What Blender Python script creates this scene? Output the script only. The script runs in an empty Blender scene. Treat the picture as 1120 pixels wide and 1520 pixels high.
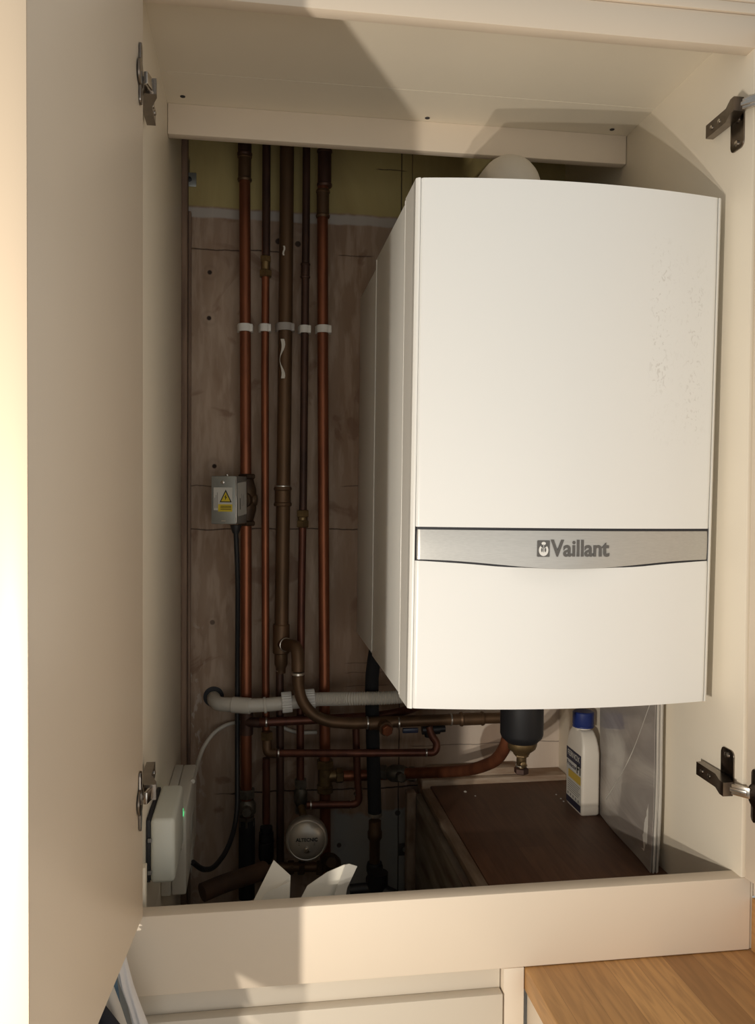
import bpy, bmesh, math, random
from mathutils import Vector, Matrix
random.seed(7)
C = bpy.context.scene.collection
PI = math.pi

# ------------------------------------------------------------------ camera
F = 1240.0
YAW, PITCH, ROLL = [math.radians(a) for a in (8.3108574, -1.24957032, 0.37663653)]
CAM = Vector((0, -1.049, 1.5235))
_f = Vector((math.sin(YAW)*math.cos(PITCH), math.cos(YAW)*math.cos(PITCH), math.sin(PITCH)))
_r0 = Vector((math.cos(YAW), -math.sin(YAW), 0)); _u0 = _r0.cross(_f)
RT = _r0*math.cos(ROLL)+_u0*math.sin(ROLL); UP = _u0*math.cos(ROLL)-_r0*math.sin(ROLL)
cam = bpy.data.objects.new('camera', bpy.data.cameras.new('camera')); C.objects.link(cam)
m = Matrix((RT, UP, -_f)).transposed().to_4x4(); m.translation = CAM
cam.matrix_world = m
cam.data.sensor_width = 36; cam.data.lens = F/1520*36; cam.data.clip_start = .02
bpy.context.scene.camera = cam

def pt(x, y, Y):
    """world point at depth Y (metres behind the cupboard front) for a position measured on the photo"""
    d = _f + RT*((x-560)/F) - UP*((y-760)/F)
    return CAM + d*((Y-CAM.y)/d.y)
def ptX(x, y, X):
    d = _f + RT*((x-560)/F) - UP*((y-760)/F)
    return CAM + d*((X-CAM.x)/d.x)

# ------------------------------------------------------------------ materials
def newmat(name):
    mt = bpy.data.materials.new(name); mt.use_nodes = True
    return mt, mt.node_tree, mt.node_tree.nodes['Principled BSDF']
def mat(name, col, rough=.5, metal=0, noise=0, nscale=20, bump=0, bscale=200, spec=.5, alpha=1, trans=0, stretch=(1,1,1), col2=None, coat=0):
    mt, nt, b = newmat(name)
    b.inputs['Roughness'].default_value = rough; b.inputs['Metallic'].default_value = metal
    b.inputs['Specular IOR Level'].default_value = spec
    b.inputs['Coat Weight'].default_value = coat
    if trans: b.inputs['Transmission Weight'].default_value = trans
    if alpha < 1: b.inputs['Alpha'].default_value = alpha
    c = (*col, 1)
    tc = nt.nodes.new('ShaderNodeTexCoord'); mp = nt.nodes.new('ShaderNodeMapping')
    mp.inputs['Scale'].default_value = stretch
    nt.links.new(tc.outputs['Object'], mp.inputs['Vector'])
    if noise or col2:
        n = nt.nodes.new('ShaderNodeTexNoise'); n.inputs['Scale'].default_value = nscale; n.inputs['Detail'].default_value = 6
        nt.links.new(mp.outputs[0], n.inputs['Vector'])
        r = nt.nodes.new('ShaderNodeValToRGB')
        r.color_ramp.elements[0].position = .35; r.color_ramp.elements[1].position = .68
        c2 = col2 if col2 else tuple(v*(1-noise) for v in col)
        r.color_ramp.elements[0].color = (*c2, 1); r.color_ramp.elements[1].color = c
        nt.links.new(n.outputs['Fac'], r.inputs['Fac']); nt.links.new(r.outputs[0], b.inputs['Base Color'])
    else:
        b.inputs['Base Color'].default_value = c
    if bump:
        n2 = nt.nodes.new('ShaderNodeTexNoise'); n2.inputs['Scale'].default_value = bscale; n2.inputs['Detail'].default_value = 3
        nt.links.new(mp.outputs[0], n2.inputs['Vector'])
        bp = nt.nodes.new('ShaderNodeBump'); bp.inputs['Strength'].default_value = bump; bp.inputs['Distance'].default_value = .001
        nt.links.new(n2.outputs['Fac'], bp.inputs['Height']); nt.links.new(bp.outputs[0], b.inputs['Normal'])
    return mt

M = {}
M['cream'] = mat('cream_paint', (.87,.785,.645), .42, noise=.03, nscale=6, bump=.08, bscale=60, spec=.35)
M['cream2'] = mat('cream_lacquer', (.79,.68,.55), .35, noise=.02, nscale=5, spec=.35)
M['dimmed'] = mat('dimmed_edge', (.62,.50,.37), .5)  # door cream darkened in the colour so the nearby lamps don't clip it
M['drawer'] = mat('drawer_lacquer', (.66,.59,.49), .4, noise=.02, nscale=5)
M['white'] = None
M['casing'] = mat('white_steel', (.80,.80,.77), .28, noise=.01, nscale=4)
M['edge'] = mat('white_edge', (.84,.83,.79), .3)
M['darkgap'] = mat('dark_gap', (.02,.02,.025), .6)
M['logo'] = mat('logo_grey', (.11,.105,.10), .45)
M['logow'] = mat('logo_white', (.80,.79,.76), .5)
M['copper'] = mat('copper', (.30,.105,.05), .42, .7, nscale=14, col2=(.18,.062,.032), stretch=(3,3,.6))
M['copperred'] = mat('dull_red_copper', (.17,.062,.038), .45, .6, nscale=18, col2=(.10,.038,.026), stretch=(2,2,.7))
M['copperold'] = mat('aged_copper', (.15,.085,.045), .5, .6, nscale=18, col2=(.11,.065,.035), stretch=(2,2,.7))
M['copperdark'] = mat('dark_copper', (.10,.05,.035), .5, .55, nscale=18, col2=(.05,.028,.022), stretch=(2,2,.7))
M['brass'] = mat('brass', (.24,.165,.075), .42, .75, nscale=40, col2=(.12,.08,.04))
M['brassdark'] = mat('dark_brass', (.10,.06,.03), .5, .6, nscale=30, col2=(.05,.03,.02))
M['castgrey'] = mat('cast_valve', (.16,.145,.12), .45, .6, nscale=40, col2=(.07,.06,.045))
M['solder'] = mat('solder', (.62,.58,.52), .3, .9)
M['chrome'] = mat('nickel', (.62,.58,.53), .2, 1, noise=.15, nscale=60)
M['hinge'] = mat('hinge_nickel', (.27,.23,.195), .26, 1, noise=.2, nscale=70)
M['black'] = mat('black_plastic', (.012,.012,.014), .45)
M['foam'] = mat('black_foam', (.008,.008,.009), .9, bump=.3, bscale=300)
M['whitep'] = mat('white_plastic', (.62,.58,.51), .45, noise=.05, nscale=20)
M['clip'] = mat('clip_plastic', (.72,.70,.66), .5)
M['clipg'] = mat('grey_clip', (.36,.33,.31), .5)
M['box'] = mat('control_plastic', (.70,.66,.58), .4, noise=.02)
M['box2'] = mat('receiver_plastic', (.66,.66,.58), .42, noise=.02)
M['steel'] = mat('galvanised', (.36,.37,.35), .4, .6, noise=.15, nscale=30)
M['vessel'] = mat('satin_steel', (.52,.48,.42), .35, .6, noise=.08, nscale=60)
M['ink'] = mat('black_ink', (.02,.02,.02), .6)
M['greyink'] = mat('grey_ink', (.22,.21,.20), .6)
M['sticker'] = mat('sticker_white', (.55,.53,.48), .45)
M['yellow'] = mat('sticker_yellow', (.62,.47,.03), .45)
M['paper'] = mat('paper', (.78,.74,.65), .8, bump=.4, bscale=90, noise=.04)
M['blue'] = mat('blue_cap', (.018,.035,.17), .4)
M['bottle'] = mat('bottle_white', (.84,.77,.67), .4, noise=.03, nscale=15)
M['gold'] = mat('label_gold', (.55,.38,.06), .5)
M['navy'] = mat('label_navy', (.03,.03,.06), .5)
M['pale'] = mat('label_pale', (.55,.54,.52), .5)
M['cloth'] = mat('white_cloth', (.66,.65,.66), .9, bump=.5, bscale=400)
M['clothk'] = mat('black_cloth', (.012,.013,.02), .9, bump=.4, bscale=400)
M['clothb'] = mat('blue_cloth', (.10,.22,.30), .85, col2=(.02,.03,.09), nscale=30)
M['clothp'] = mat('pink_cloth', (.65,.28,.33), .85)
M['clothg'] = mat('grey_cloth', (.30,.30,.28), .9, bump=.5, bscale=300)
M['woodside'] = mat('rough_timber', (.30,.23,.17), .8, nscale=9, col2=(.16,.10,.06), stretch=(5,.8,2), bump=.4, bscale=60)
M['batten'] = mat('batten_timber', (.30,.20,.14), .8, nscale=9, col2=(.16,.10,.07), stretch=(6,6,.6), bump=.3, bscale=50)
M['lagging'] = mat('pipe_rust', (.11,.055,.03), .8, nscale=10, col2=(.05,.026,.015))
M['cleat'] = mat('plaster_smears', (.56,.46,.36), .85, nscale=16, col2=(.24,.12,.055), stretch=(.5,1,3), bump=.8, bscale=40)

def nd(nt, t, **kw):
    n = nt.nodes.new('ShaderNode'+t)
    for k, v in kw.items(): setattr(n, k, v)
    return n
def mth(nt, op, a, b=None, c=None, clamp=False):
    n = nt.nodes.new('ShaderNodeMath'); n.operation = op; n.use_clamp = clamp
    for i, v in enumerate((a, b, c)):
        if v is None: continue
        if isinstance(v, (int, float)): n.inputs[i].default_value = v
        else: nt.links.new(v, n.inputs[i])
    return n.outputs[0]
def mix(nt, fac, a, b):
    n = nt.nodes.new('ShaderNodeMix'); n.data_type = 'RGBA'
    if isinstance(fac, (int, float)): n.inputs[0].default_value = fac
    else: nt.links.new(fac, n.inputs[0])
    for i, v in ((6, a), (7, b)):
        if isinstance(v, tuple): n.inputs[i].default_value = (*v, 1)
        else: nt.links.new(v, n.inputs[i])
    return n.outputs[2]
def step(nt, v, edge, soft):            # 0 below edge, 1 above
    return mth(nt, 'MULTIPLY_ADD', mth(nt, 'SUBTRACT', v, edge), 1/soft, .5, clamp=True)
def band(nt, v, lo, hi, soft):
    return mth(nt, 'MULTIPLY', step(nt, v, lo, soft), mth(nt, 'SUBTRACT', 1, step(nt, v, hi, soft)))

def wall_material():
    mt, nt, b = newmat('board_wall')
    tc = nd(nt, 'TexCoord'); sep = nd(nt, 'SeparateXYZ'); nt.links.new(tc.outputs['Object'], sep.inputs[0])
    X, Z = sep.outputs[0], sep.outputs[2]
    def noise(sc, stretch=(1,1,1), det=5, dist=0):
        mp = nd(nt, 'Mapping'); mp.inputs['Scale'].default_value = stretch
        n = nd(nt, 'TexNoise'); n.inputs['Scale'].default_value = sc; n.inputs['Detail'].default_value = det; n.inputs['Distortion'].default_value = dist
        nt.links.new(tc.outputs['Object'], mp.inputs[0]); nt.links.new(mp.outputs[0], n.inputs['Vector']); return n.outputs['Fac']
    n1 = noise(5, (2,1,.6), 8, .6); n2 = noise(24, (3,1,.5), 6); n3 = noise(9, (1,1,1), 4, 1.2); nw = noise(14, (1,1,1), 4)
    wob = mth(nt, 'MULTIPLY_ADD', nw, .012, -.006)
    Zw = mth(nt, 'ADD', Z, wob); Xw = mth(nt, 'ADD', X, mth(nt, 'MULTIPLY', wob, .35))
    base = mix(nt, step(nt, n1, .5, .3), (.30,.20,.135), (.42,.31,.23))
    base = mix(nt, mth(nt, 'MULTIPLY', step(nt, n2, .54, .15), .5), base, (.52,.40,.31))
    n5 = noise(3.5, (2.5,1,.8), 5, .4)
    base = mix(nt, mth(nt, 'MULTIPLY', step(nt, n5, .56, .12), .45), base, (.27,.165,.105))
    base = mix(nt, mth(nt, 'MULTIPLY', step(nt, n3, .62, .06), .6), base, (.20,.11,.07))
    # pale plaster to the right under the boiler
    pale = mth(nt, 'MULTIPLY', step(nt, Xw, .40, .10), mth(nt, 'SUBTRACT', 1, step(nt, Zw, 1.25, .06)))
    base = mix(nt, mth(nt, 'MULTIPLY', pale, .9), base, mix(nt, step(nt, n1, .5, .4), (.72,.60,.50), (.80,.70,.60)))
    # bare grey-white areas low down
    wh = mth(nt, 'MULTIPLY', mth(nt, 'SUBTRACT', 1, step(nt, mth(nt, 'MULTIPLY_ADD', nw, .09, Z), .895, .008)), step(nt, Xw, .16, .02))
    base = mix(nt, wh, base, (.34,.325,.30))
    # round bare patch beside the filter drain
    px_, pz_ = .515, .985
    d = mth(nt, 'SQRT', mth(nt, 'ADD', mth(nt, 'POWER', mth(nt, 'SUBTRACT', X, px_), 2), mth(nt, 'POWER', mth(nt, 'MULTIPLY', mth(nt, 'SUBTRACT', Z, pz_), .75), 2)))
    d = mth(nt, 'MULTIPLY_ADD', nw, .012, d)
    base = mix(nt, mth(nt, 'MULTIPLY', mth(nt, 'SUBTRACT', 1, step(nt, d, .039, .004)), .8), base, (.30,.20,.14))
    # yellow painted band at the top with white filler strip under it
    yel = step(nt, Zw, 2.105, .004)
    base = mix(nt, yel, base, mix(nt, step(nt, n1, .5, .35), (.40,.31,.13), (.52,.43,.19)))
    base = mix(nt, mth(nt, 'MULTIPLY', band(nt, Zw, 2.083, 2.102, .004), .85), base, (.50,.46,.42))
    # board joints and cracks
    dark = None
    for (ax, c, w, lo, hi, amp) in (
        ('h', pt(300,369,.695).z, .0012, -.15, .06, .8), ('h', pt(300,785,.695).z, .0012, -.2, .7, .8), ('h', pt(560,381,.695).z, .0012, .17, .24, .6),
        ('h', pt(300,722,.695).z, .0010, -.15, -.07, .6), ('h', pt(510,722,.695).z, .0010, .18, .23, .5), ('h', pt(400,1176,.695).z, .0015, -.05, .37, .9),
        ('h', pt(700,1105,.695).z, .0010, .33, .7, .5), ('h', pt(600,254,.695).z, .0010, .25, .31, .8), ('h', pt(300,1180,.695).z, .0010, -.08, -.02, .6),
        ('h', pt(500,1020,.695).z, .0010, .19, .28, .4), ('h', pt(500,1000,.695).z, .0010, .19, .28, .4), ('h', pt(500,985,.695).z, .0010, .19, .28, .4),
        ('v', pt(591,1200,.695).x, .0012, .5, 1.28, .9), ('v', pt(596,250,.695).x, .0012, 2.05, 2.3, .9), ('v', pt(612,240,.695).x, .0010, 2.1, 2.3, .7),
        ('v', pt(274,260,.695).x, .0012, 1.0, 2.3, .7), ('v', pt(281,235,.695).x, .0012, 2.16, 2.2, .8)):
        P, Q = (Zw, X) if ax == 'h' else (Xw, Z)
        k = mth(nt, 'MULTIPLY', mth(nt, 'MULTIPLY', band(nt, P, c-w, c+w, .0008), band(nt, Q, lo, hi, .01)), amp)
        dark = k if dark is None else mth(nt, 'MAXIMUM', dark, k)
    for (px, py, r, a) in ((311,404,.0045,1), (310,472,.0045,1), (318,692,.0045,1), (503,1255,.005,.9), (413,358,.006,.9), (442,362,.006,.9), (315,924,.005,.7), (590,1207,.006,.8)):
        q = pt(px, py, .695)
        dd = mth(nt, 'SQRT', mth(nt, 'ADD', mth(nt, 'POWER', mth(nt, 'SUBTRACT', X, q.x), 2), mth(nt, 'POWER', mth(nt, 'SUBTRACT', Z, q.z), 2)))
        k = mth(nt, 'MULTIPLY', mth(nt, 'SUBTRACT', 1, step(nt, dd, r, .002)), a)
        dark = mth(nt, 'MAXIMUM', dark, k)
        k2 = mth(nt, 'MULTIPLY', band(nt, mth(nt, 'MULTIPLY_ADD', nw, .020, dd), .020, .026, .006), .13*a)
        dark = mth(nt, 'MAXIMUM', dark, k2)
    # peeling pale plaster flakes down the left edge
    fl = mth(nt, 'MULTIPLY', mth(nt, 'MULTIPLY', step(nt, noise(40, (1,1,.45), 4, 1.5), .58, .05), mth(nt, 'SUBTRACT', 1, step(nt, Xw, -.105, .02))), mth(nt, 'SUBTRACT', 1, step(nt, Z, 1.25, .05)))
    base = mix(nt, mth(nt, 'MULTIPLY', fl, .6), base, (.55,.47,.40))
    base = mix(nt, dark, base, (.035,.02,.015))
    nt.links.new(base, b.inputs['Base Color']); b.inputs['Roughness'].default_value = .85
    bp = nd(nt, 'Bump'); bp.inputs['Strength'].default_value = .5; bp.inputs['Distance'].default_value = .002
    nt.links.new(mth(nt, 'SUBTRACT', n2, dark), bp.inputs['Height']); nt.links.new(bp.outputs[0], b.inputs['Normal'])
    return mt
M['wall'] = wall_material()

def oak_material(name, scale, c1, c2, c3, rough=.45, axis='Y'):
    mt, nt, b = newmat(name)
    tc = nd(nt, 'TexCoord'); mp = nd(nt, 'Mapping'); nt.links.new(tc.outputs['Object'], mp.inputs[0])
    if axis == 'Y': mp.inputs['Rotation'].default_value = (0, 0, PI/2)
    br = nd(nt, 'TexBrick'); br.inputs['Scale'].default_value = scale
    br.inputs['Mortar Size'].default_value = .0025; br.inputs['Mortar Smooth'].default_value = .6; br.inputs['Brick Width'].default_value = 3.4; br.inputs['Row Height'].default_value = .42
    br.inputs['Color1'].default_value = (*c1, 1); br.inputs['Color2'].default_value = (*c2, 1); br.inputs['Mortar'].default_value = (*c3, 1); br.offset = .37
    nt.links.new(mp.outputs[0], br.inputs['Vector'])
    mp2 = nd(nt, 'Mapping'); nt.links.new(tc.outputs['Object'], mp2.inputs[0]); mp2.inputs['Scale'].default_value = (1, .09, 1)
    n = nd(nt, 'TexNoise'); n.inputs['Scale'].default_value = 120; n.inputs['Detail'].default_value = 6; n.inputs['Distortion'].default_value = .6
    nt.links.new(mp2.outputs[0], n.inputs['Vector'])
    n4 = nd(nt, 'TexNoise'); n4.inputs['Scale'].default_value = 9; n4.inputs['Detail'].default_value = 3; nt.links.new(mp2.outputs[0], n4.inputs['Vector'])
    g = mix(nt, mth(nt, 'MULTIPLY', step(nt, n.outputs['Fac'], .52, .25), .45), br.outputs['Color'], tuple(v*.62 for v in c2))
    g = mix(nt, mth(nt, 'MULTIPLY', step(nt, n4.outputs['Fac'], .55, .3), .3), g, tuple(v*.8 for v in c2))
    nt.links.new(g, b.inputs['Base Color']); b.inputs['Roughness'].default_value = rough
    return mt
M['oak'] = oak_material('oak_staves', 10, (.66,.37,.14), (.38,.19,.065), (.14,.065,.025))
M['darkwood'] = oak_material('dark_box_top', 7, (.18,.086,.047), (.135,.062,.035), (.09,.04,.026), .55)

def boiler_white():
    mt, nt, b = newmat('boiler_white')
    tc = nd(nt, 'TexCoord'); sep = nd(nt, 'SeparateXYZ'); nt.links.new(tc.outputs['Object'], sep.inputs[0])
    X, Z = sep.outputs[0], sep.outputs[2]
    mp = nd(nt, 'Mapping'); mp.inputs['Scale'].default_value = (1.6, 1, 1); nt.links.new(tc.outputs['Object'], mp.inputs[0])
    n = nd(nt, 'TexNoise'); n.inputs['Scale'].default_value = 95; n.inputs['Detail'].default_value = 5; n.inputs['Distortion'].default_value = 1.5
    nt.links.new(mp.outputs[0], n.inputs['Vector'])
    sp = step(nt, n.outputs['Fac'], .60, .05)
    k = None
    for (x0, x1, z0, z1, a) in ((.110,.135,.44,.64,.30), (.165,.190,.38,.60,.24), (.11,.2,.36,.64,.06)):
        kk = mth(nt, 'MULTIPLY', mth(nt, 'MULTIPLY', band(nt, X, x0, x1, .012), band(nt, Z, z0, z1, .03)), a)
        k = kk if k is None else mth(nt, 'MAXIMUM', k, kk)
    k = mth(nt, 'MULTIPLY', k, sp)
    c = mix(nt, k, (.85,.85,.83), (.40,.37,.33))
    nt.links.new(c, b.inputs['Base Color'])
    b.inputs['Roughness'].default_value = .3
    return mt
M['white'] = boiler_white()
def silver():
    mt, nt, b = newmat('brushed_silver')
    tc = nd(nt, 'TexCoord'); mp = nd(nt, 'Mapping'); mp.inputs['Scale'].default_value = (.04, 1, 1); nt.links.new(tc.outputs['Object'], mp.inputs[0])
    n = nd(nt, 'TexNoise'); n.inputs['Scale'].default_value = 900; nt.links.new(mp.outputs[0], n.inputs['Vector'])
    r = nd(nt, 'ValToRGB'); r.color_ramp.elements[0].color = (.44,.43,.41,1); r.color_ramp.elements[1].color = (.56,.55,.52,1)
    nt.links.new(n.outputs['Fac'], r.inputs[0]); nt.links.new(r.outputs[0], b.inputs['Base Color'])
    b.inputs['Metallic'].default_value = .55; b.inputs['Roughness'].default_value = .38
    return mt
M['silver'] = silver()
def sleeve_mat():
    mt, nt, b = newmat('clear_sleeve')
    tc = nd(nt, 'TexCoord'); mp = nd(nt, 'Mapping'); nt.links.new(tc.outputs['Object'], mp.inputs[0]); mp.inputs['Rotation'].default_value = (.7,0,0)
    n = nd(nt, 'TexNoise'); n.inputs['Scale'].default_value = 7; n.inputs['Detail'].default_value = 4; n.inputs['Distortion'].default_value = 1.0
    mp.inputs['Scale'].default_value = (1,.5,2.0)
    nt.links.new(mp.outputs[0], n.inputs['Vector'])
    r = nd(nt, 'ValToRGB'); r.color_ramp.elements[0].position = .40; r.color_ramp.elements[1].position = .62
    r.color_ramp.elements[0].color = (.38,.34,.31,1); r.color_ramp.elements[1].color = (.54,.49,.44,1)
    nt.links.new(n.outputs['Fac'], r.inputs[0]); nt.links.new(r.outputs[0], b.inputs['Base Color'])
    b.inputs['Roughness'].default_value = .2; b.inputs['Coat Weight'].default_value = .5
    bp = nd(nt, 'Bump'); bp.inputs['Strength'].default_value = .35; bp.inputs['Distance'].default_value = .01
    nt.links.new(n.outputs['Fac'], bp.inputs['Height']); nt.links.new(bp.outputs[0], b.inputs['Normal'])
    return mt
M['sleeve'] = sleeve_mat()
M['pages'] = mat('white_pages', (.80,.76,.69), .5, nscale=60, col2=(.48,.44,.39), stretch=(8,.2,.1))
mt, nt, b = newmat('green_led'); b.inputs['Base Color'].default_value = (.02,.5,.15,1); b.inputs['Emission Color'].default_value = (.05,1,.3,1); b.inputs['Emission Strength'].default_value = 1.6
M['led'] = mt

# ------------------------------------------------------------------ mesh helpers
class MB:
    def __init__(s): s.b = bmesh.new(); s.groups = []
    def box(s, x0, x1, y0, y1, z0, z1, bev=0, seg=2, mtx=None):
        r = bmesh.ops.create_cube(s.b, size=1); vs = r['verts']
        for v in vs: v.co = Vector((x0+(v.co.x+.5)*(x1-x0), y0+(v.co.y+.5)*(y1-y0), z0+(v.co.z+.5)*(z1-z0)))
        if bev:
            es = list({e for v in vs for e in v.link_edges})
            r = bmesh.ops.bevel(s.b, geom=es, offset=bev, segments=seg, affect='EDGES', profile=.5)
            vs = list({v for f in r['faces'] for v in f.verts} | {v for v in vs if v.is_valid})
        if mtx is not None:
            for v in vs: v.co = mtx @ v.co
        return s
    def prism(s, pts, h, mtx=None, bev=0):
        """polygon pts in local xy extruded 0..h in z, then placed by mtx"""
        n = len(pts)
        bot = [s.b.verts.new((p[0], p[1], 0)) for p in pts]; top = [s.b.verts.new((p[0], p[1], h)) for p in pts]
        s.b.faces.new(list(reversed(bot))); ft = s.b.faces.new(top)
        for i in range(n): s.b.faces.new((bot[i], bot[(i+1) % n], top[(i+1) % n], top[i]))
        vs = bot+top
        if bev:
            r = bmesh.ops.bevel(s.b, geom=list(ft.edges), offset=bev, segments=2, affect='EDGES', profile=.5)
            vs = list({v for f in r['faces'] for v in f.verts} | {v for v in vs if v.is_valid})
        if mtx is not None:
            for v in vs: v.co = mtx @ v.co
        return s
    def lathe(s, prof, o, ax, n=28, cap=True):
        """prof: (distance along axis, radius)"""
        ax = Vector(ax).normalized(); o = Vector(o)
        t = Vector((1,0,0)) if abs(ax.x) < .9 else Vector((0,1,0))
        u = ax.cross(t).normalized(); w = ax.cross(u)
        rings = []
        for d, r in prof:
            rings.append([s.b.verts.new(o+ax*d+(u*math.cos(a)+w*math.sin(a))*max(r, 1e-5)) for a in (2*PI*i/n for i in range(n))])
        for a, c in zip(rings, rings[1:]):
            for i in range(n): s.b.faces.new((a[i], a[(i+1) % n], c[(i+1) % n], c[i]))
        if cap: s.b.faces.new(list(reversed(rings[0]))); s.b.faces.new(rings[-1])
        return s
    def cyl(s, a, b, r, n=24, ch=0):
        a = Vector(a); b = Vector(b); L = (b-a).length
        pr = [(0, r), (L, r)] if not ch else [(0, r-ch), (ch, r), (L-ch, r), (L, r-ch)]
        return s.lathe(pr, a, b-a, n)
    def nut(s, a, b, r):
        a = Vector(a); b = Vector(b); L = (b-a).length; c = r*.12
        return s.lathe([(0, r*.86), (c, r), (L-c, r), (L, r*.86)], a, b-a, 6)
    def tube(s, path, r, fil=.02, n=20, rf=None, cap=True):
        P = [Vector(p) for p in path]; out = [P[0]]
        for i in range(1, len(P)-1):
            a, c, d = P[i-1], P[i], P[i+1]
            v1 = (a-c); v2 = (d-c); f = min(fil, v1.length*.49, v2.length*.49)
            p1 = c+v1.normalized()*f; p2 = c+v2.normalized()*f
            for k in range(9):
                t = k/8; out.append(p1*(1-t)**2+c*2*t*(1-t)+p2*t*t)
        out.append(P[-1])
        if rf:  # subdivide
            o2 = []
            for a, c in zip(out, out[1:]):
                m_ = max(1, int((c-a).length/rf[0]))
                for k in range(m_): o2.append(a.lerp(c, k/m_))
            o2.append(out[-1]); out = o2
        tan = []
        for i in range(len(out)):
            a = out[max(0, i-1)]; c = out[min(len(out)-1, i+1)]; tan.append((c-a).normalized())
        up = Vector((0,0,1)) if abs(tan[0].z) < .9 else Vector((0,1,0))
        u = tan[0].cross(up).normalized(); rings = []
        for i, p in enumerate(out):
            u = (u-tan[i]*u.dot(tan[i])).normalized(); w = tan[i].cross(u)
            rr = r*(rf[1](i) if rf else 1)
            rings.append([s.b.verts.new(p+(u*math.cos(q)+w*math.sin(q))*rr) for q in (2*PI*k/n for k in range(n))])
        for a, c in zip(rings, rings[1:]):
            for i in range(n): s.b.faces.new((a[i], a[(i+1) % n], c[(i+1) % n], c[i]))
        if cap: s.b.faces.new(list(reversed(rings[0]))); s.b.faces.new(rings[-1])
        return s
    def grid(s, fn, nu, nv, thick=0, nrm=None):
        """surface fn(u,v) -> Vector; if thick, back side at +nrm*thick"""
        A = [[s.b.verts.new(fn(i/nu, j/nv)) for i in range(nu+1)] for j in range(nv+1)]
        for j in range(nv):
            for i in range(nu): s.b.faces.new((A[j][i], A[j][i+1], A[j+1][i+1], A[j+1][i]))
        if thick:
            N = Vector(nrm)*thick
            B = [[s.b.verts.new(v.co+N) for v in row] for row in A]
            for j in range(nv):
                for i in range(nu): s.b.faces.new((B[j][i], B[j+1][i], B[j+1][i+1], B[j][i+1]))
            ring = [(0,i) for i in range(nu)]+[(j,nu) for j in range(nv)]+[(nv,i) for i in range(nu,0,-1)]+[(j,0) for j in range(nv,0,-1)]
            for q in range(len(ring)):
                a = ring[q]; c = ring[(q+1) % len(ring)]
                s.b.faces.new((A[a[0]][a[1]], B[a[0]][a[1]], B[c[0]][c[1]], A[c[0]][c[1]]))
        return s

ORG = {}
def tag(o, label=None, cat=None, group=None, kind=None):
    if label: o['label'] = label
    if cat: o['category'] = cat
    if group: o['group'] = group
    if kind: o['kind'] = kind
    return o
def thing(name, loc, label, cat, group=None):
    o = bpy.data.objects.new(name, None); o.empty_display_size = .02; C.objects.link(o); o.location = loc
    ORG[o] = Vector(loc); return tag(o, label, cat, group)
def obj(name, mb, m, parent=None, label=None, smooth=35, org=None):
    bmesh.ops.recalc_face_normals(mb.b, faces=mb.b.faces)
    o0 = ORG[parent] if parent is not None else (Vector(org) if org is not None else Vector((0,0,0)))
    for v in mb.b.verts: v.co -= o0
    me = bpy.data.meshes.new(name); mb.b.to_mesh(me); mb.b.free()
    me.materials.append(M[m] if isinstance(m, str) else m)
    me.polygons.foreach_set('use_smooth', [True]*len(me.polygons))
    me.set_sharp_from_angle(angle=math.radians(smooth))
    o = bpy.data.objects.new(name, me); C.objects.link(o)
    ORG[o] = o0
    if parent is not None: o.parent = parent
    else: o.location = o0
    if label: o['label'] = label
    return o
def text(name, s, size, m, parent, mtx, bold=0, ext=.0004, label=None, sx=1):
    cu = bpy.data.curves.new(name, 'FONT'); cu.body = s; cu.size = size; cu.extrude = ext; cu.offset = bold; cu.align_x = 'CENTER'; cu.align_y = 'CENTER'
    t = bpy.data.objects.new(name+'_tmp', cu); C.objects.link(t)
    bpy.context.view_layer.update()
    me = bpy.data.meshes.new_from_object(t.evaluated_get(bpy.context.evaluated_depsgraph_get()))
    bpy.data.objects.remove(t); me.name = name
    sc = Matrix.Diagonal((sx, 1, 1, 1)); T = Matrix.Translation(-ORG[parent]) @ mtx @ sc
    me.transform(T)
    me.materials.clear(); me.materials.append(M[m])
    o = bpy.data.objects.new(name, me); C.objects.link(o); o.parent = parent; ORG[o] = ORG[parent]
    if label: o['label'] = label
    return o
def frame(o, x, y):
    """matrix with local x along x, local y along y, z = x cross y, origin o"""
    x = Vector(x).normalized(); y = Vector(y).normalized(); z = x.cross(y)
    m_ = Matrix((x, y, z)).transposed().to_4x4(); m_.translation = Vector(o); return m_
def rrect(w, h, r, n=5):
    P = []
    for cx, cy, a0 in ((w/2-r, h/2-r, 0), (-w/2+r, h/2-r, 90), (-w/2+r, -h/2+r, 180), (w/2-r, -h/2+r, 270)):
        for k in range(n+1):
            a = math.radians(a0+90*k/n); P.append((cx+r*math.cos(a), cy+r*math.sin(a)))
    return P

XL, XR, WY = -.147, .660, .696
ST, SB, SOF, RB = 1.001, .900, 2.1715, 2.124

# ------------------------------------------------------------------ setting
tag(obj('wall_back', MB().box(-.6, 1.1, WY, WY+.08, 0, 2.7), 'wall'), kind='structure')
tag(obj('floor', MB().box(-2.2, 2.2, -2.6, WY+.08, -.05, 0), mat('floor_tiles', (.35,.30,.25), .6, noise=.1)), kind='structure')
tag(obj('trim_1', MB().box(XL, XL+.011, .660, WY, 0, 2.5, .001).box(XL+.0115, XL+.017, .682, WY, 0, 2.09, .001), 'batten'), kind='structure')

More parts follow.
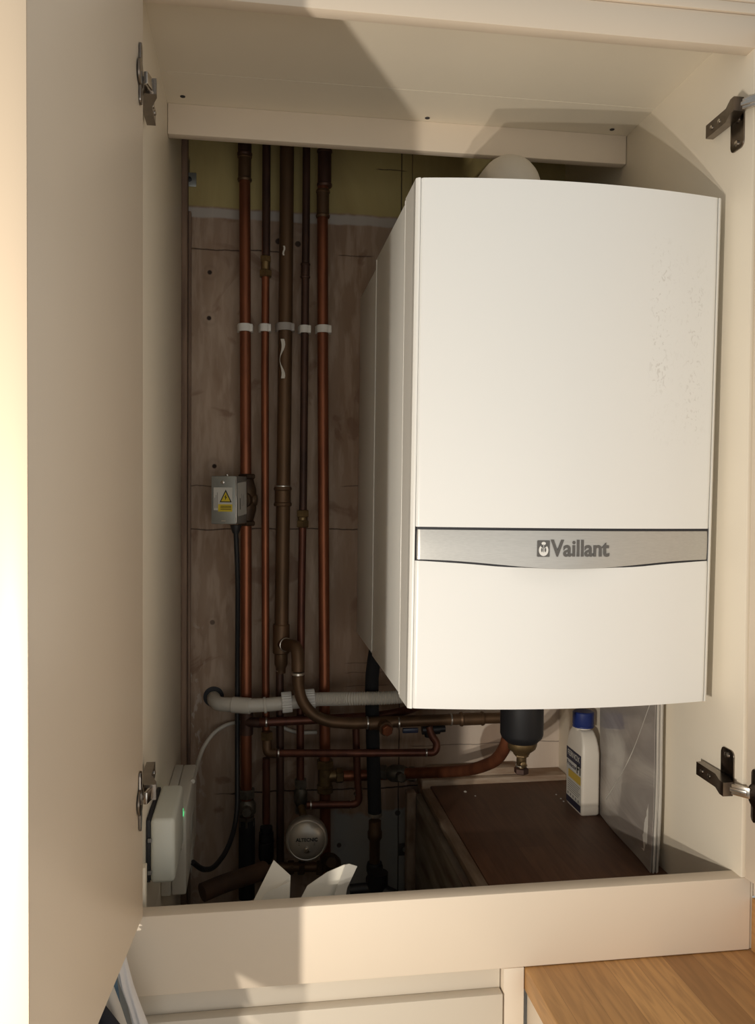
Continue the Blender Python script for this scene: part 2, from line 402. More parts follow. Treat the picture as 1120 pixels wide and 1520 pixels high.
# ------------------------------------------------------------------ fitted cupboard
cup = thing('fitted_cupboard', (.256, 0, 0), 'cream painted built-in cupboard with both doors open around the white boiler', 'cupboard')
obj('side_panel', MB().box(XL-.018, XL, .001, WY, SB+.0015, 2.5, .0008).box(XL-.018, XL, .0247, WY, 0, SB+.0014), 'cream', cup)
obj('side_panel', MB().box(XR, XR+.018, .001, WY, SB+.0015, 2.5, .0008).box(XR, XR+.018, .0247, WY, 0, SB+.0014), 'cream', cup)
obj('top_panel', MB().box(XL, XR, .0215, .2845, SOF+.0003, SOF+.02).box(XL, XR, .285, .412, SOF, SOF+.02), 'cream', cup)
obj('top_rail', MB().box(XL-.018, XR+.013, -.001, .0205, RB, 2.1665, .001), 'cream2', cup)
obj('cornice', MB().box(XL-.018, XR+.014, -.004, .02, 2.1675, 2.181, .001).box(XL-.018, XR+.013, -.006, .02, 2.1815, 2.5, .0015), 'cream2', cup)
obj('filler_panel', MB().box(.6737, .80, .004, .0245, .972, 2.166, .001), 'cream2', cup)
obj('cupboard_lid', MB().box(XL, XR, .0205, WY, 2.44, 2.458), 'cream', cup)
obj('cross_rail', MB().box(XL+.0006, XR-.001, .391, .410, 2.1205, SOF, .0012), 'cream2', cup)
sill = obj('sill_rail', MB().box(XL-.02, XR+.0135, -.0015, .0245, SB+.001, ST, .002), 'cream2', cup)
obj('sill_back_lining', MB().box(XL, XR, .0248, .034, .0, ST-.012, .001), 'casing', cup)
for (x, y) in ((271,143), (634,175), (908,192)):
    d = _f + RT*((x-560)/F) - UP*((y-760)/F); q = CAM+d*((SOF-CAM.z)/d.z)
    obj('screw_hole', MB().cyl(q+Vector((0,0,-.0008)), q+Vector((0,0,.001)), .0042), 'darkgap', cup)
obj('edge_strip', MB().box(XL-.0005, XL+.0016, .002, .0085, 1.452, 1.560, .0003), 'darkgap', cup, 'thin dark metal strip on the front edge of the left panel')
obj('front_batten', MB().box(XL+.0003, XL+.010, .036, .052, .9, 1.045, .001).box(XL+.0003, XL+.004, .006, .030, 1.0015, 1.06, .001), 'cream', cup)

def door(hx, hy, ex, ey, side):
    """leaf whose inner face runs from the hinge edge to the free edge; side = thickness direction"""
    d = Vector((ex-hx, ey-hy, 0)); L = d.length; d.normalize(); n = Vector((d.y, -d.x, 0))*side
    mx = Matrix((d, n, Vector((0,0,1)))).transposed().to_4x4(); mx.translation = Vector((hx, hy, 0))
    o = obj('door', MB().box(0, L-.0011, 0, .0212, ST+.0015, 2.148, .0008, mtx=mx), 'cream2', cup)
    obj('dimmed_edge', MB().box(L-.001, L+.0004, 0, .0212, ST+.0015, 2.148, .0005, mtx=mx), 'dimmed', o, 'door edge strip, cream darkened to tame the lamp glare'); return o, d
dl, ddl = door(-.1352, -.004, -.1648, -.407, 1)
dr, ddr = door(.6625, -.004, .695, -.40, -1)

def hinge(door_o, xw, s, z, zc, dface):
    """concealed hinge. s=+1: on the left panel (interior towards +x). dface: x of the door inner face near the hinge"""
    h = lambda a: xw+s*a
    bx = lambda mb, a0, a1, y0, y1, z0, z1, bev=.001: mb.box(min(h(a0), h(a1)), max(h(a0), h(a1)), y0, y1, z0, z1, bev)
    m1 = MB(); m1.prism(rrect(.032, .052, .008), .002, frame((xw, .036, zc), (0, 1, 0), (0, 0, 1)) if s > 0 else frame((xw, .036, zc), (0, -1, 0), (0, 0, 1)), .0005)
    plate = obj('mounting_plate', m1, 'hinge', door_o)
    for dz in (-.017, .017):
        obj('screw', MB().lathe([(0, .0042), (.002, .0042), (.0032, .002)], (h(.002), .036, zc+dz), (s, 0, 0), 14), 'chrome', door_o)
    m2 = MB()
    prof = [(.094, .004), (.094, .0155), (.040, .017), (.014, .026), (.004, .0265), (.004, .012), (.030, .004)]
    mtx = Matrix(((0, s, 0, xw), (1, 0, 0, 0), (0, 0, 1, z-.0095), (0, 0, 0, 1)))
    m2.prism(prof, .019, mtx)
    arm = obj('hinge_arm', m2, 'hinge', door_o)
    m3 = MB()
    for yy, rr in ((.078, .0032), (.058, .0036)):
        m3.lathe([(0, rr), (.0012, rr), (.002, rr*.5)], (h(.0158), yy, z), (s, 0, 0), 14)
    obj('screw', m3, 'chrome', door_o)
    a = Vector((h(.020), .012, z)); b_ = Vector((dface+s*.003, -.016, z))
    dd = (b_-a).normalized(); m4 = MB()
    mtx = frame(a, dd, (0, 0, 1))
    m4.box(-.004, (b_-a).length, -.0075, .0075, -.005, .0, .001, mtx=mtx).box(0, (b_-a).length*.9, -.003, .003, 0, .002, .0008, mtx=mtx)
    obj('hinge_link', m4, 'chrome', door_o, 'bright chrome link')
    m5 = MB(); fr = frame((dface, -.024, zc*.0+z), (0, 1, 0), (0, 0, 1)) if s > 0 else frame((dface, -.024, z), (0, -1, 0), (0, 0, 1))
    m5.prism(rrect(.013, .072, .0062), .0022, fr, .0006); m5.lathe([(0, .0165), (.0022, .0165), (.0026, .0145)], (dface, -.026, z), (s, 0, 0), 28)
    obj('hinge_cup', m5, 'hinge', door_o)
zt = ptX(1084, 170, .648).z; zb = ptX(1085, 1170, .648).z
hinge(dl, XL, 1, pt(222,125,.0).z, pt(222,150,.0).z, -.1362); hinge(dl, XL, 1, pt(222,1178,0).z, pt(222,1150,0).z, -.1362)
hinge(dr, XR, -1, zt, zt-.022, .6632); hinge(dr, XR, -1, zb, zb+.020, .6632)

# ------------------------------------------------------------------ base cabinets and worktop
bc = thing('drawer_cabinet', (-.1, .05, 0), 'cream handleless drawer unit under the boiler cupboard sill', 'cabinet')
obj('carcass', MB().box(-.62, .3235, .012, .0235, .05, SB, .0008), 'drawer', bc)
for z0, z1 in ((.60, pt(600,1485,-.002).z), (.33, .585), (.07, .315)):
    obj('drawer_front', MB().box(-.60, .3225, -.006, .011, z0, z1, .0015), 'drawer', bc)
ec = thing('end_cabinet', (.5, -.05, 0), 'cream cabinet end panel and stile beneath the oak worktop', 'cabinet')
obj('stile', MB().box(.3248, .3525, -.001, .0235, .0, SB+.0006, .001), 'cream2', ec)
obj('end_panel', MB().box(.3565, .3745, -.9, -.0015, 0, .8675, .001), 'cream2', ec)
wt = tag(obj('oak_worktop', MB().box(.3535, 1.3, -.95, .0215, .868, SB+.0004, .003), 'oak'), 'oak block worktop butting against the cream sill at lower right', 'worktop')
tag(obj('oak_upstand', MB().box(.6745, .76, -.95, -.0020, SB+.0008, SB+.0735, .001), 'oak'), 'narrow oak upstand strip standing on the worktop at the right edge', 'upstand')

# ------------------------------------------------------------------ boiler
bx0, bx1, bz0, bz1 = .2056, .6425, 1.2300, 1.9430
bc_ = (bx0+bx1)/2; hw = (bx1-bx0)/2
boiler = thing('boiler', (bc_, .6955, bz0), 'white wall-hung boiler with a silver name band across its front', 'boiler')
def yfront(x): return .051-.023*(1-((x-bc_)/hw)**2)
def lean(z): return .012*(bz1-z)/(bz1-bz0)
def profile_shell(z0, z1, inset, off, ybk, cr=.010, nseg=28, topfn=None, botfn=None, scoop=None, nz=1, bev=0):
    """slab following the curved front, between heights z0 and z1"""
    mb = MB(); x0, x1 = bx0+inset, bx1-inset
    def P(u, z):
        x = x0+(x1-x0)*u; y = yfront(x)-off
        e = min(x-x0, x1-x)
        if e < cr: y += cr-math.sqrt(max(0, cr*cr-(cr-e)**2))
        return x, y
    us = sorted(set([i/nseg for i in range(nseg+1)]+[.003, .008, .015, .992, .985, .997]))
    rows = []
    for j in range(nz+1):
        t = j/nz; row = []
        for u in us:
            x, y = P(u, 0)
            zl = botfn(x) if botfn else z0; zh = topfn(x) if topfn else z1
            z = zl+(zh-zl)*t
            if bev:
                if j == 0 or j == nz: y += bev
            y2 = y+lean(z)+(scoop(x, z) if scoop else 0)
            row.append(mb.b.verts.new((x, y2, z)))
        rows.append(row)
    back = [[mb.b.verts.new((v.co.x, ybk, v.co.z)) for v in row] for row in rows]
    n = len(us)
    for j in range(nz):
        for i in range(n-1):
            mb.b.faces.new((rows[j][i], rows[j][i+1], rows[j+1][i+1], rows[j+1][i]))
            mb.b.faces.new((back[j][i], back[j+1][i], back[j+1][i+1], back[j][i+1]))
        mb.b.faces.new((rows[j][0], rows[j+1][0], back[j+1][0], back[j][0])); mb.b.faces.new((rows[j][-1], back[j][-1], back[j+1][-1], rows[j+1][-1]))
    for i in range(n-1):
        mb.b.faces.new((rows[0][i], back[0][i], back[0][i+1], rows[0][i+1])); mb.b.faces.new((rows[-1][i], rows[-1][i+1], back[-1][i+1], back[-1][i]))
    return mb
obj('casing', MB().box(bx0+.0012, bx1-.0012, .135, .425, bz0+.002, bz1-.003, .002), 'casing', boiler)
obj('mounting_frame', MB().box(bx0+.006, bx1-.006, .427, .6955, bz0-.001, bz1-.010, .002), 'casing', boiler)
obj('front_cover', profile_shell(bz0+.0005, bz1-.0005, 0, -.008, .132, .001), 'edge', boiler)
for xs, xe in ((bx0, bx0+.0058), (bx1-.0058, bx1)):
    obj('corner_strip', MB().grid(lambda u, v: Vector((xs+(xe-xs)*u, yfront(xs+(xe-xs)*u)+lean(bz0+(bz1-bz0)*v)+.003*max(0, abs(((xs+(xe-xs)*u)-bc_)/hw)-.985)/.015, bz0+.0005+(bz1-bz0-.001)*v)), 6, 2, .012, (0,1,0)), 'edge', boiler)
obj('seam_bead', MB().box(bx0-.0006, bx0+.004, .1315, .1355, bz0+.003, bz1-.003, .0008).box(bx0+.0002, bx0+.004, .4245, .4275, bz0+.01, bz1-.006, .0008), 'edge', boiler)
zA = pt(830, 784.5, .03).z; zB = pt(830, 788.5, .03).z; zS = pt(1040, 830, .05).z; zM = pt(833, 845.5, .028).z
def dip(x):
    t = abs(x-bc_)/hw; k = .5*(1+math.cos(PI*min(1, t)))
    return k**1.15
bandlow = lambda x: zS+(zM-zS)*dip(x)
flaptop = lambda x: bandlow(x)-(.0006+.0022*min(1, max(0, (abs(x-bc_)/hw-.22)/.25))*(1-.5*max(0, (abs(x-bc_)/hw-.8)/.2)))
obj('upper_panel', profile_shell(zA, bz1-.001, .0062, .0016, .120, .004, nz=4, bev=.0012), 'white', boiler)
obj('band_recess', profile_shell(0, 0, .0066, -.0004, .118, .002, topfn=lambda x: zA+.001, botfn=lambda x: bandlow(x)+.0010-.0050*min(1, max(0, (abs(x-bc_)/hw-.30)/.16))), 'darkgap', boiler)
nb = profile_shell(0, 0, .0072, .0012, .110, .004, nz=3, topfn=lambda x: zB, botfn=bandlow, bev=.0008)
nameband = obj('name_band', nb, 'silver', boiler, 'brushed silver band with the maker lettering')
def scoop(x, z):
    a = max(0, 1-((x-bc_)/(hw*.40))**2); b2 = max(0, 1-(bandlow(x)-z)/.040)
    return .0055*a*b2*b2
obj('lower_flap', profile_shell(0, 0, .0062, .0016, .119, .004, nz=14, topfn=flaptop, botfn=lambda x: bz0+.001, scoop=scoop, bev=.0010), 'white', boiler)
# lettering on the band
def onband(px, py):
    q = pt(px, py, .03)
    y = yfront(q.x)-.0012+lean(q.z)
    sl = .046*(q.x-bc_)/hw/hw
    return q.x, y, q.z, Vector((1, sl, 0)).normalized()
x_, y_, z_, t_ = onband(861.5, 815.5)
text('lettering', 'Vaillant', .0315, 'logo', nameband, frame((x_, y_-.0006, z_), t_, (0,0,1)), bold=.0007, ext=.0004, sx=.885)
x_, y_, z_, t_ = onband(808, 815); fr = frame((x_-.0012, y_-.0004, z_), t_, (0,0,1))
obj('emblem', MB().prism(rrect(.0172, .0222, .001), .0008, fr), 'logo', nameband)
em = MB()
em.prism([(.0066*math.cos(a), -.0022+.0078*math.sin(a)) for a in (2*PI*i/24 for i in range(24))], .0005, fr @ Matrix.Translation((0,0,.0006)))
em.prism([(.0030*math.cos(a), .0070+.0022*math.sin(a)) for a in (2*PI*i/16 for i in range(16))], .0005, fr @ Matrix.Translation((0,0,.0006)))
obj('emblem_oval', em, 'logow', nameband)
er = MB(); top_ = fr @ Matrix.Translation((0,0,.0010))
for s_ in (-1, 1):
    er.prism([(s_*.0004, .0046), (s_*.0052, .0062), (s_*.0036, .0024), (s_*.0004, .0006)][::-s_], .0004, top_)
    er.prism([(s_*.0024+.0011*math.cos(a), -.0018+.0030*math.sin(a)) for a in (2*PI*i/12 for i in range(12))], .0004, top_)
er.prism([(-.0004,-.0048),(.0004,-.0048),(.0004,.0012),(-.0004,.0012)], .0004, top_)
obj('emblem_mark', er, 'logo', nameband)
# underside fittings plate
obj('base_plate', MB().box(bx0+.02, bx1-.02, .15, .60, bz0-.006, bz0+.001, .001), 'black', boiler)
boiler.rotation_euler = (0, math.radians(.35), 0)

fl = pt(763, 246, .30)
flue = thing('flue_elbow', (fl.x, .30, bz1), 'white flue elbow rising from the top of the boiler', 'flue')
mb = MB(); mb.tube([(fl.x, .30, bz1), (fl.x, .30, 2.052-.0), (fl.x, .66, 2.052)], .047, .060, 32)
obj('elbow', mb, 'whitep', flue)
obj('collar', MB().lathe([(0, .056), (.018, .056), (.022, .050)], (fl.x, .30, bz1), (0,0,1), 36), 'whitep', flue)

# ------------------------------------------------------------------ pipes
PY = .652            # depth of the pipe centres
R15, R22, R28 = .0078, .0112, .0142
def V(px, py, y=PY): return pt(px, py, y)
def coupler(nm, par, p, ax, r, L, m='copperold', label=None):
    ax = Vector(ax).normalized(); p = Vector(p); e = L*.5
    return obj(nm, MB().lathe([(-e, r*1.02), (-e, r*1.16), (-e+r*.2, r*1.28), (-e+r*.45, r*1.28), (-e+r*.6, r*1.14), (e-r*.6, r*1.14), (e-r*.45, r*1.28), (e-r*.2, r*1.28), (e, r*1.16), (e, r*1.02)], p, ax, 28), m, par, label)
def compression(nm, par, p, ax, r, L, m='brass', label=None):
    ax = Vector(ax).normalized(); p = Vector(p); mb = MB()
    mb.nut(p-ax*L*.5, p-ax*L*.14, r*1.75); mb.lathe([(-L*.14, r*1.3), (L*.14, r*1.3)], p, ax); mb.nut(p+ax*L*.14, p+ax*L*.5, r*1.75)
    mb.nut(p-ax*L*.06, p+ax*L*.06, r*1.6)
    return obj(nm, mb, m, par, label)
def ring(par, p, ax, r, w=.004):
    ax = Vector(ax).normalized(); p = Vector(p)
    return obj('solder_ring', MB().lathe([(-w/2, r*1.0), (-w*.3, r*1.13), (w*.3, r*1.13), (w/2, r*1.0)], p, ax, 28), 'solder', par)
UPV = (0, 0, 1)
top = 2.43
def vpipe(name, label, pts, r, m, base):
    t = thing(name, pts[-1], label, 'pipe', None)
    obj('pipe', MB().tube(pts, r, .02), m, t)
    return t
def straight_top(p): q = Vector(p); return Vector((q.x, q.y, top))

# 1: left-hand 22 mm
a = V(363,260); b_ = V(365.5,1290)
p1 = vpipe('copper_pipe', 'leftmost thick copper pipe, running behind the grey actuator box', [straight_top(a), a, V(365,800), b_], R22, 'copper', None)
coupler('coupling', p1, V(363,250), UPV, R22, .052); coupler('coupling', p1, V(363,213), UPV, R22*1.05, .05, 'copperdark')
tee = MB(); tee.lathe([(-.026, R22*1.16), (.026, R22*1.16)], V(366,1071), UPV).lathe([(0, R15*1.3), (.030, R15*1.3), (.032, R15*1.2)], V(366,1071,PY-.004), (1,-.5,0))
obj('tee_fitting', tee, 'copperdark', p1)
gv = MB(); q = V(366,1200)
gv.nut(q+Vector((0,0,.040)), q+Vector((0,0,.022)), R22*1.6).lathe([(-.014, R22*1.2), (-.008, R22*1.65), (.010, R22*1.65), (.018, R22*1.2)], q, UPV).nut(q-Vector((0,0,.016)), q-Vector((0,0,.036)), R22*1.55)
gv.lathe([(0, R22*1.0), (.030, R22*1.0), (.033, R22*.8)], q, (0,-1,.1), 8)
obj('isolating_valve', gv, 'castgrey', p1, 'dull grey valve body')
obj('foam_sleeve', MB().lathe([(0, R22*1.45), (.16, R22*1.45)], V(366,1296)-Vector((0,0,.05)), UPV), 'foam', p1)
# 2: 15 mm
p2 = vpipe('copper_pipe', 'thin copper pipe just right of the actuator box, with a brass coupling near its top', [straight_top(V(395,385)), V(394,398), V(393,560), V(394,1010), V(395,1112)], R15, 'copper', None)
c2 = MB(); q = V(394,398)
c2.nut(q+Vector((0,0,.012)), q+Vector((0,0,.024)), R15*1.5).lathe([(-.004, R15*1.15), (.012, R15*1.2)], q, UPV).nut(q-Vector((0,0,.004)), q-Vector((0,0,.018)), R15*1.75)
obj('compression_coupling', c2, 'brass', p2)
obj('upper_length', MB().tube([straight_top(V(395,385)), V(394.5,392)], R15*1.06), 'copperdark', p2, 'blackened upper length')
# 3: thick aged
p3 = vpipe('aged_copper_pipe', 'thickest brown aged pipe in the middle of the row, with paint drips', [straight_top(V(426,240)), V(425,330), V(422,600), V(417.5,935)], R28, 'copperold', None)
obj('paint_drips', MB().grid(lambda u, v: V(418+1.5*math.sin(v*9)-2+u*(3+2.5*math.sin(v*7+1)), 505+v*58, PY)+Vector((0, -math.sqrt(max(0, R28**2-((-2.5+u*3)*.0014)**2))-.0007, 0)), 2, 14, .0004, (0,1,0)), 'whitep', p3)
obj('paint_drips', MB().grid(lambda u, v: V(419.5+1*math.sin(v*6)+u*2.5, 368+v*14, PY)+Vector((0, -R28-.0006, 0)), 2, 5, .0004, (0,1,0)), 'whitep', p3)
coupler('coupling', p3, V(419.5,737), UPV, R28, .040); ring(p3, V(419.5,722), UPV, R28*1.04)
q = V(417,948)
t3 = MB(); t3.lathe([(-.030, R28*1.1), (-.028, R28*1.2), (.028, R28*1.2), (.030, R28*1.1)], q, UPV)
t3.lathe([(-.030, R28*.95), (-.052, R28*.95), (-.060, R15*1.25), (-.070, R15*1.2)], q, UPV)
obj('tee_fitting', t3, 'copperold', p3)
b3 = MB().tube([V(417,955,PY), V(424,957,PY-.022), V(441,960,PY-.066), V(442,985,PY-.075), V(442,996,PY-.075)], R22*1.12, .016)
obj('elbow', b3, 'copperold', p3); ring(p3, V(442,1000,PY-.075), UPV, R22, .006)
ring(p3, V(424,957,PY-.020), (.5,-1,0), R22*1.12)
bendp = thing('bent_copper_pipe', V(500,1070,PY-.075), 'brown copper pipe sweeping down then right into a capped tee under the boiler', 'pipe')
path = [V(442,1000,PY-.075), V(442,1016,PY-.075), V(447,1040,PY-.075), V(462,1060,PY-.075), V(485,1071,PY-.075), V(520,1074,PY-.075), V(546,1073,PY-.075), V(716,1066,PY-.07), V(775,1065,PY-.07)]
obj('pipe', MB().tube(path, R22, .025), 'copperold', bendp)
q = V(567,1073,PY-.075)
obj('tee_fitting', MB().lathe([(-.027, R22*1.16), (.020, R22*1.16)], q, (1,0,.02)).lathe([(0, R22*1.05), (.022, R22*1.05), (.024, R22*1.25), (.030, R22*1.25)], q, (.12,-1,-.15)), 'copperold', bendp)
obj('tee_cap', MB().nut(q+Vector((.12,-1,-.15))*.029, q+Vector((.12,-1,-.15))*.040, R22*1.0), 'copper', bendp, 'square-ended copper coloured plug')
for x in (545, 591): ring(bendp, V(x,1073,PY-.075), (1,0,0), R22, .004)
coupler('coupling', bendp, V(700,1067,PY-.07), (1,0,0), R22, .05); ring(bendp, V(669,1068,PY-.071), (1,0,0), R22*1.02, .004)
# 3b: slim pipe below the tee
p3b = thing('slim_dark_pipe', V(415,1330), 'slim dark pipe dropping from the tee of the thick brown pipe', 'pipe')
obj('pipe', MB().tube([V(415,988), V(415.5,1100), V(416,1330)], R15, .02), 'copperdark', p3b)
obj('silver_mark', MB().lathe([(0, R15*1.05), (.0016, R15*1.05)], V(415,996), UPV), 'solder', p3b)
# 4: dark 15 mm
p4 = vpipe('dark_copper_pipe', 'slim blackened pipe between the thick brown pipe and the right copper pipe', [straight_top(V(455,240)), V(454,330), V(452,520), V(449.5,765)], R15, 'copperdark', None)
coupler('coupling', p4, V(453,402), UPV, R15, .030, 'copperdark')
q = V(449,770); c4 = MB(); c4.nut(q+Vector((0,0,.018)), q+Vector((0,0,.003)), R15*1.7).lathe([(-.004, R15*1.3), (.004, R15*1.3)], q, UPV).nut(q-Vector((0,0,.003)), q-Vector((0,0,.018)), R15*1.7)
obj('compression_coupling', c4, 'brass', p4)
obj('lower_length', MB().tube([V(449,780), V(447,900), V(445.5,1050), V(445.5,1190)], R15, .02), 'copperred', p4, 'reddish lower length')
q = V(446,1165)
obj('elbow_valve', MB().nut(q+Vector((0,0,.012)), q-Vector((0,0,.006)), R15*1.7).lathe([(-.006, R15*1.2), (-.014, R15*1.75), (-.034, R15*1.75), (-.042, R15*1.2)], q, UPV).nut(q-Vector((0,0,.042)), q-Vector((0,0,.058)), R15*1.6), 'castgrey', p4)
# 5: right 22 mm
p5 = vpipe('copper_pipe', 'thick copper pipe nearest the boiler, with a brown coupling at its top', [straight_top(V(481,240)), V(478.5,330), V(479,560), V(480.5,880), V(482,1140), V(483,1300)], R22, 'copper', None)
coupler('coupling', p5, V(479,303), UPV, R22, .056); coupler('coupling', p5, V(481.5,250), UPV, R22*1.08, .075, 'copperdark')
q = V(482,1152)
obj('tee_fitting', MB().nut(q+Vector((0,0,.034)), q+Vector((0,0,.016)), R22*1.65).lathe([(-.018, R22*1.3), (.018, R22*1.3)], q, UPV).nut(q-Vector((0,0,.018)), q-Vector((0,0,.034)), R22*1.6)
    .lathe([(0, R22*1.1), (.022, R22*1.1)], q, (1,0,0)).nut(q+Vector((.022,0,0)), q+Vector((.038,0,0)), R22*1.4), 'brass', p5)
# branch to the filter
br = thing('copper_branch_pipe', V(600,1147,PY-.02), 'copper pipe running right from a brass valve and curving up to the black filter', 'pipe')
FY = .33
fq = pt(774, 1080, FY)
obj('pipe', MB().tube([V(503,1152,PY), V(560,1150,PY-.004), V(600,1148,PY-.02), V(660,1146,PY-.09), V(705,1142,.45), pt(738,1128,.37), pt(752,1104,FY+.005), pt(756,1075,FY)], R22*.98, .05), 'copper', br)
q = V(590,1148,PY-.016)
iv = MB(); ax = Vector((1,-.3,0)).normalized()
iv.nut(q-ax*.036, q-ax*.022, R22*1.4).nut(q+ax*.022, q+ax*.036, R22*1.4).lathe([(-.022, R22*1.1), (-.012, R22*1.55), (.012, R22*1.55), (.022, R22*1.1)], q, ax)
iv.lathe([(0, R22*.8), (.024, R22*.8)], q, (.1,-1,0)).nut(q+Vector((.002,-.024,0)), q+Vector((.003,-.030,0)), R22*.9)
obj('isolating_valve', iv, 'castgrey', br, 'dull grey valve body')
for k in (-.037, .037): ring(br, q+ax*k, ax, R22, .004)
# horizontal pipe A behind
pa = thing('dark_horizontal_pipe', V(430,1071), 'dark horizontal pipe from the left copper pipe passing behind the bent one', 'pipe')
obj('pipe', MB().tube([V(381,1072,PY-.014), V(392,1072,PY-.021), V(470,1068,PY-.021), V(560,1063,PY-.021), V(600,1056,PY-.03), V(640,1040,.52)], R15*1.15, .03), 'copperred', pa)
ring(pa, V(395,1072,PY-.021), (1,0,0), R15*1.15)
# horizontal pipe B with elbows
pb = thing('thin_horizontal_pipe', V(520,1118,PY-.02), 'thin horizontal copper pipe crossing low in front of the uprights', 'pipe')
obj('pipe', MB().tube([V(396,1092,PY-.016), V(396,1118,PY-.024), V(520,1118,PY-.071), V(646,1117,PY-.071), V(649,1103,PY-.068), V(640,1092,PY-.066), V(636,1078,PY-.064)], R15*.98, .012), 'copperred', pb)
for (x, y) in ((413,1118), (632,1117)): ring(pb, V(x,y,PY-.030 if x < 500 else PY-.071), (1,0,0), R15)
obj('elbow', MB().tube([V(396,1090,PY-.016), V(396,1118,PY-.024), V(411,1118,PY-.029)], R15*1.22, .016), 'copperold', pb)
obj('compression_nut', MB().nut(V(396,1098,PY-.016), V(396,1086,PY-.016), R15*1.7), 'brass', pb)
# pipe 2 continues
p2b = thing('red_copper_pipe', V(395,1215), 'short reddish copper pipe ending in a black ribbed connector', 'pipe')
obj('pipe', MB().tube([V(395,1125), V(395,1222)], R15, .01), 'copperred', p2b)
q = V(395,1240)
obj('push_fit_connector', MB().lathe([(.018, R15*1.15), (.018, R15*1.6), (.010, R15*1.6), (.010, R15*1.35), (.006, R15*1.35), (.006, R15*1.9), (-.008, R15*1.9), (-.008, R15*1.5), (-.012, R15*1.5), (-.012, R15*2), (-.045, R15*2), (-.05, R15*1.6), (-.09, R15*1.6)], q, UPV), 'black', p2b)
# loop pipe C
pc = thing('thin_loop_pipe', V(500,1194,PY-.02), 'thin copper pipe making a right angle bend left of the black insulated pipe', 'pipe')
obj('pipe', MB().tube([V(455,1195,PY-.024), V(533,1194,PY-.026), V(530,1150,PY-.026), V(528,1080,PY-.026)], R15*.95, .016), 'copperred', pc)
for (x, y, ax) in ((461,1195,(1,0,0)), (520,1194,(1,0,0)), (531,1172,UPV), (531,1178,UPV)): ring(pc, V(x,y,PY-.023), ax, R15)
# black insulated pipe
pk = thing('insulated_pipe', V(556,1320,PY-.048), 'upright black foam covered pipe ending in a copper fitting above the sill', 'pipe')
obj('foam_sleeve', MB().tube([V(562,940,PY-.048), V(551,1000,PY-.048), V(553,1100,PY-.048), V(556,1207,PY-.048)], .0138, .04), 'foam', pk)
obj('sleeve_end', MB().lathe([(-.003, .0142), (.004, .0142), (.004, .011)], V(556,1209,PY-.048), UPV), 'solder', pk, 'pale ring at the cut end of the foam')
q = V(556,1240,PY-.048)
obj('reducer', MB().lathe([(.030, R22*1.12), (.012, R22*1.12), (.008, R22*1.3), (-.004, R22*1.3), (-.010, R22*.95), (-.06, R22*.95)], q, UPV), 'copperold', pk)
obj('black_valve', MB().lathe([(-.055, R22*1.3), (-.062, R22*1.5), (-.072, R22*1.5), (-.076, R22*1.1), (-.086, R22*1.6), (-.105, R22*1.6), (-.115, R22*1.0), (-.16, R22*1.0)], q, UPV), 'black', pk)
# lever valve under boiler
lv = thing('lever_valve', V(630,1079,PY-.04), 'small black valve with a blue lever under the boiler left corner', 'valve')
obj('valve_body', MB().cyl(V(626,1083,PY-.058), V(652,1082,PY-.058), .010).cyl(V(648,1082,PY-.058), V(660,1081,PY-.058), .0075).lathe([(0, .010), (.016, .008)], V(636,1082,PY-.060), (0,0,-1)), 'black', lv)
obj('lever', MB().box(-.022, .010, -.004, .004, -.005, .005, .002, mtx=Matrix.Translation(V(613,1084,PY-.062))), mat('blue_lever', (.02,.03,.07), .35), lv)
# bottom manifold, half hidden behind the sill
mf = thing('brass_manifold', V(430,1300,PY-.05), 'tarnished brass valve manifold low behind the sill under the round vessel', 'manifold')
obj('manifold_bar', MB().tube([V(352,1308,PY-.06), V(395,1292,PY-.05), V(415,1287,PY-.045), V(505,1287,PY-.04)], R15*1.2, .03), 'copperold', mf)
for x in (431, 447, 474): obj('compression_nut', MB().nut(V(x-5,1288,PY-.04), V(x+5,1288,PY-.04), R15*1.9), 'brassdark', mf)
obj('stopcock_body', MB().lathe([(-.016, .011), (-.008, .020), (.008, .020), (.016, .011)], V(490,1281,PY-.04), (.3,-.4,1)).lathe([(0, .010), (.024, .010)], V(490,1276,PY-.045), (0,-1,.2)), 'brassdark', mf)
rp = tag(obj('rusty_lagged_pipe', MB().tube([V(300,1325,.5), V(330,1312,.52), V(380,1296,.565), V(392,1291,.58)], .017, .04), 'lagging', org=V(300,1325,.5)), 'rusty brown sloping pipe low at left behind the sill', 'pipe')
sc_ = tag(obj('black_stop_tap', MB().tube([V(585,1330,.5), V(560,1318,.52), V(520,1322,.53)], .012, .02).lathe([(0, .02), (.03, .02)], V(560,1318,.52), (0,0,1)), 'black', org=V(560,1330,.52)), 'black stop tap low under the copper fitting of the foam covered pipe', 'valve')

# pressure vessel
vq = pt(455, 1247, .55)
vs = thing('shock_arrester', vq, 'round satin steel pressure vessel facing forward above the papers', 'vessel')
ax = Vector((-.05,-1,.12)).normalized(); R_ = .0405
obj('dome', MB().lathe([(-.045, .010), (-.040, .022), (-.034, R_*.92), (-.028, R_), (-.004, R_), (.0, R_*.985), (.003, R_*.93), (.0035, R_*.90), (.003, R_*.87), (.007, R_*.80), (.011, R_*.6), (.0135, R_*.35), (.0142, .006), (.0142, 0)], vq, ax, 48, cap=False), 'vessel', vs)
cv = vq+ax*.011+Vector((0,0,-.014))
obj('air_valve', MB().lathe([(0, .0075), (.003, .0075), (.0035, .0045), (.010, .0042), (.011, .0030)], cv, ax, 20), 'chrome', vs)
upx = Vector((0,0,1)); upx = (upx-ax*upx.dot(ax)).normalized(); rx = upx.cross(ax)
text('lettering', 'ALTECNIC', .0088, 'ink', vs, frame(vq+ax*.0138+upx*.004, rx, upx), bold=.0003, ext=.0006)
lm = MB()
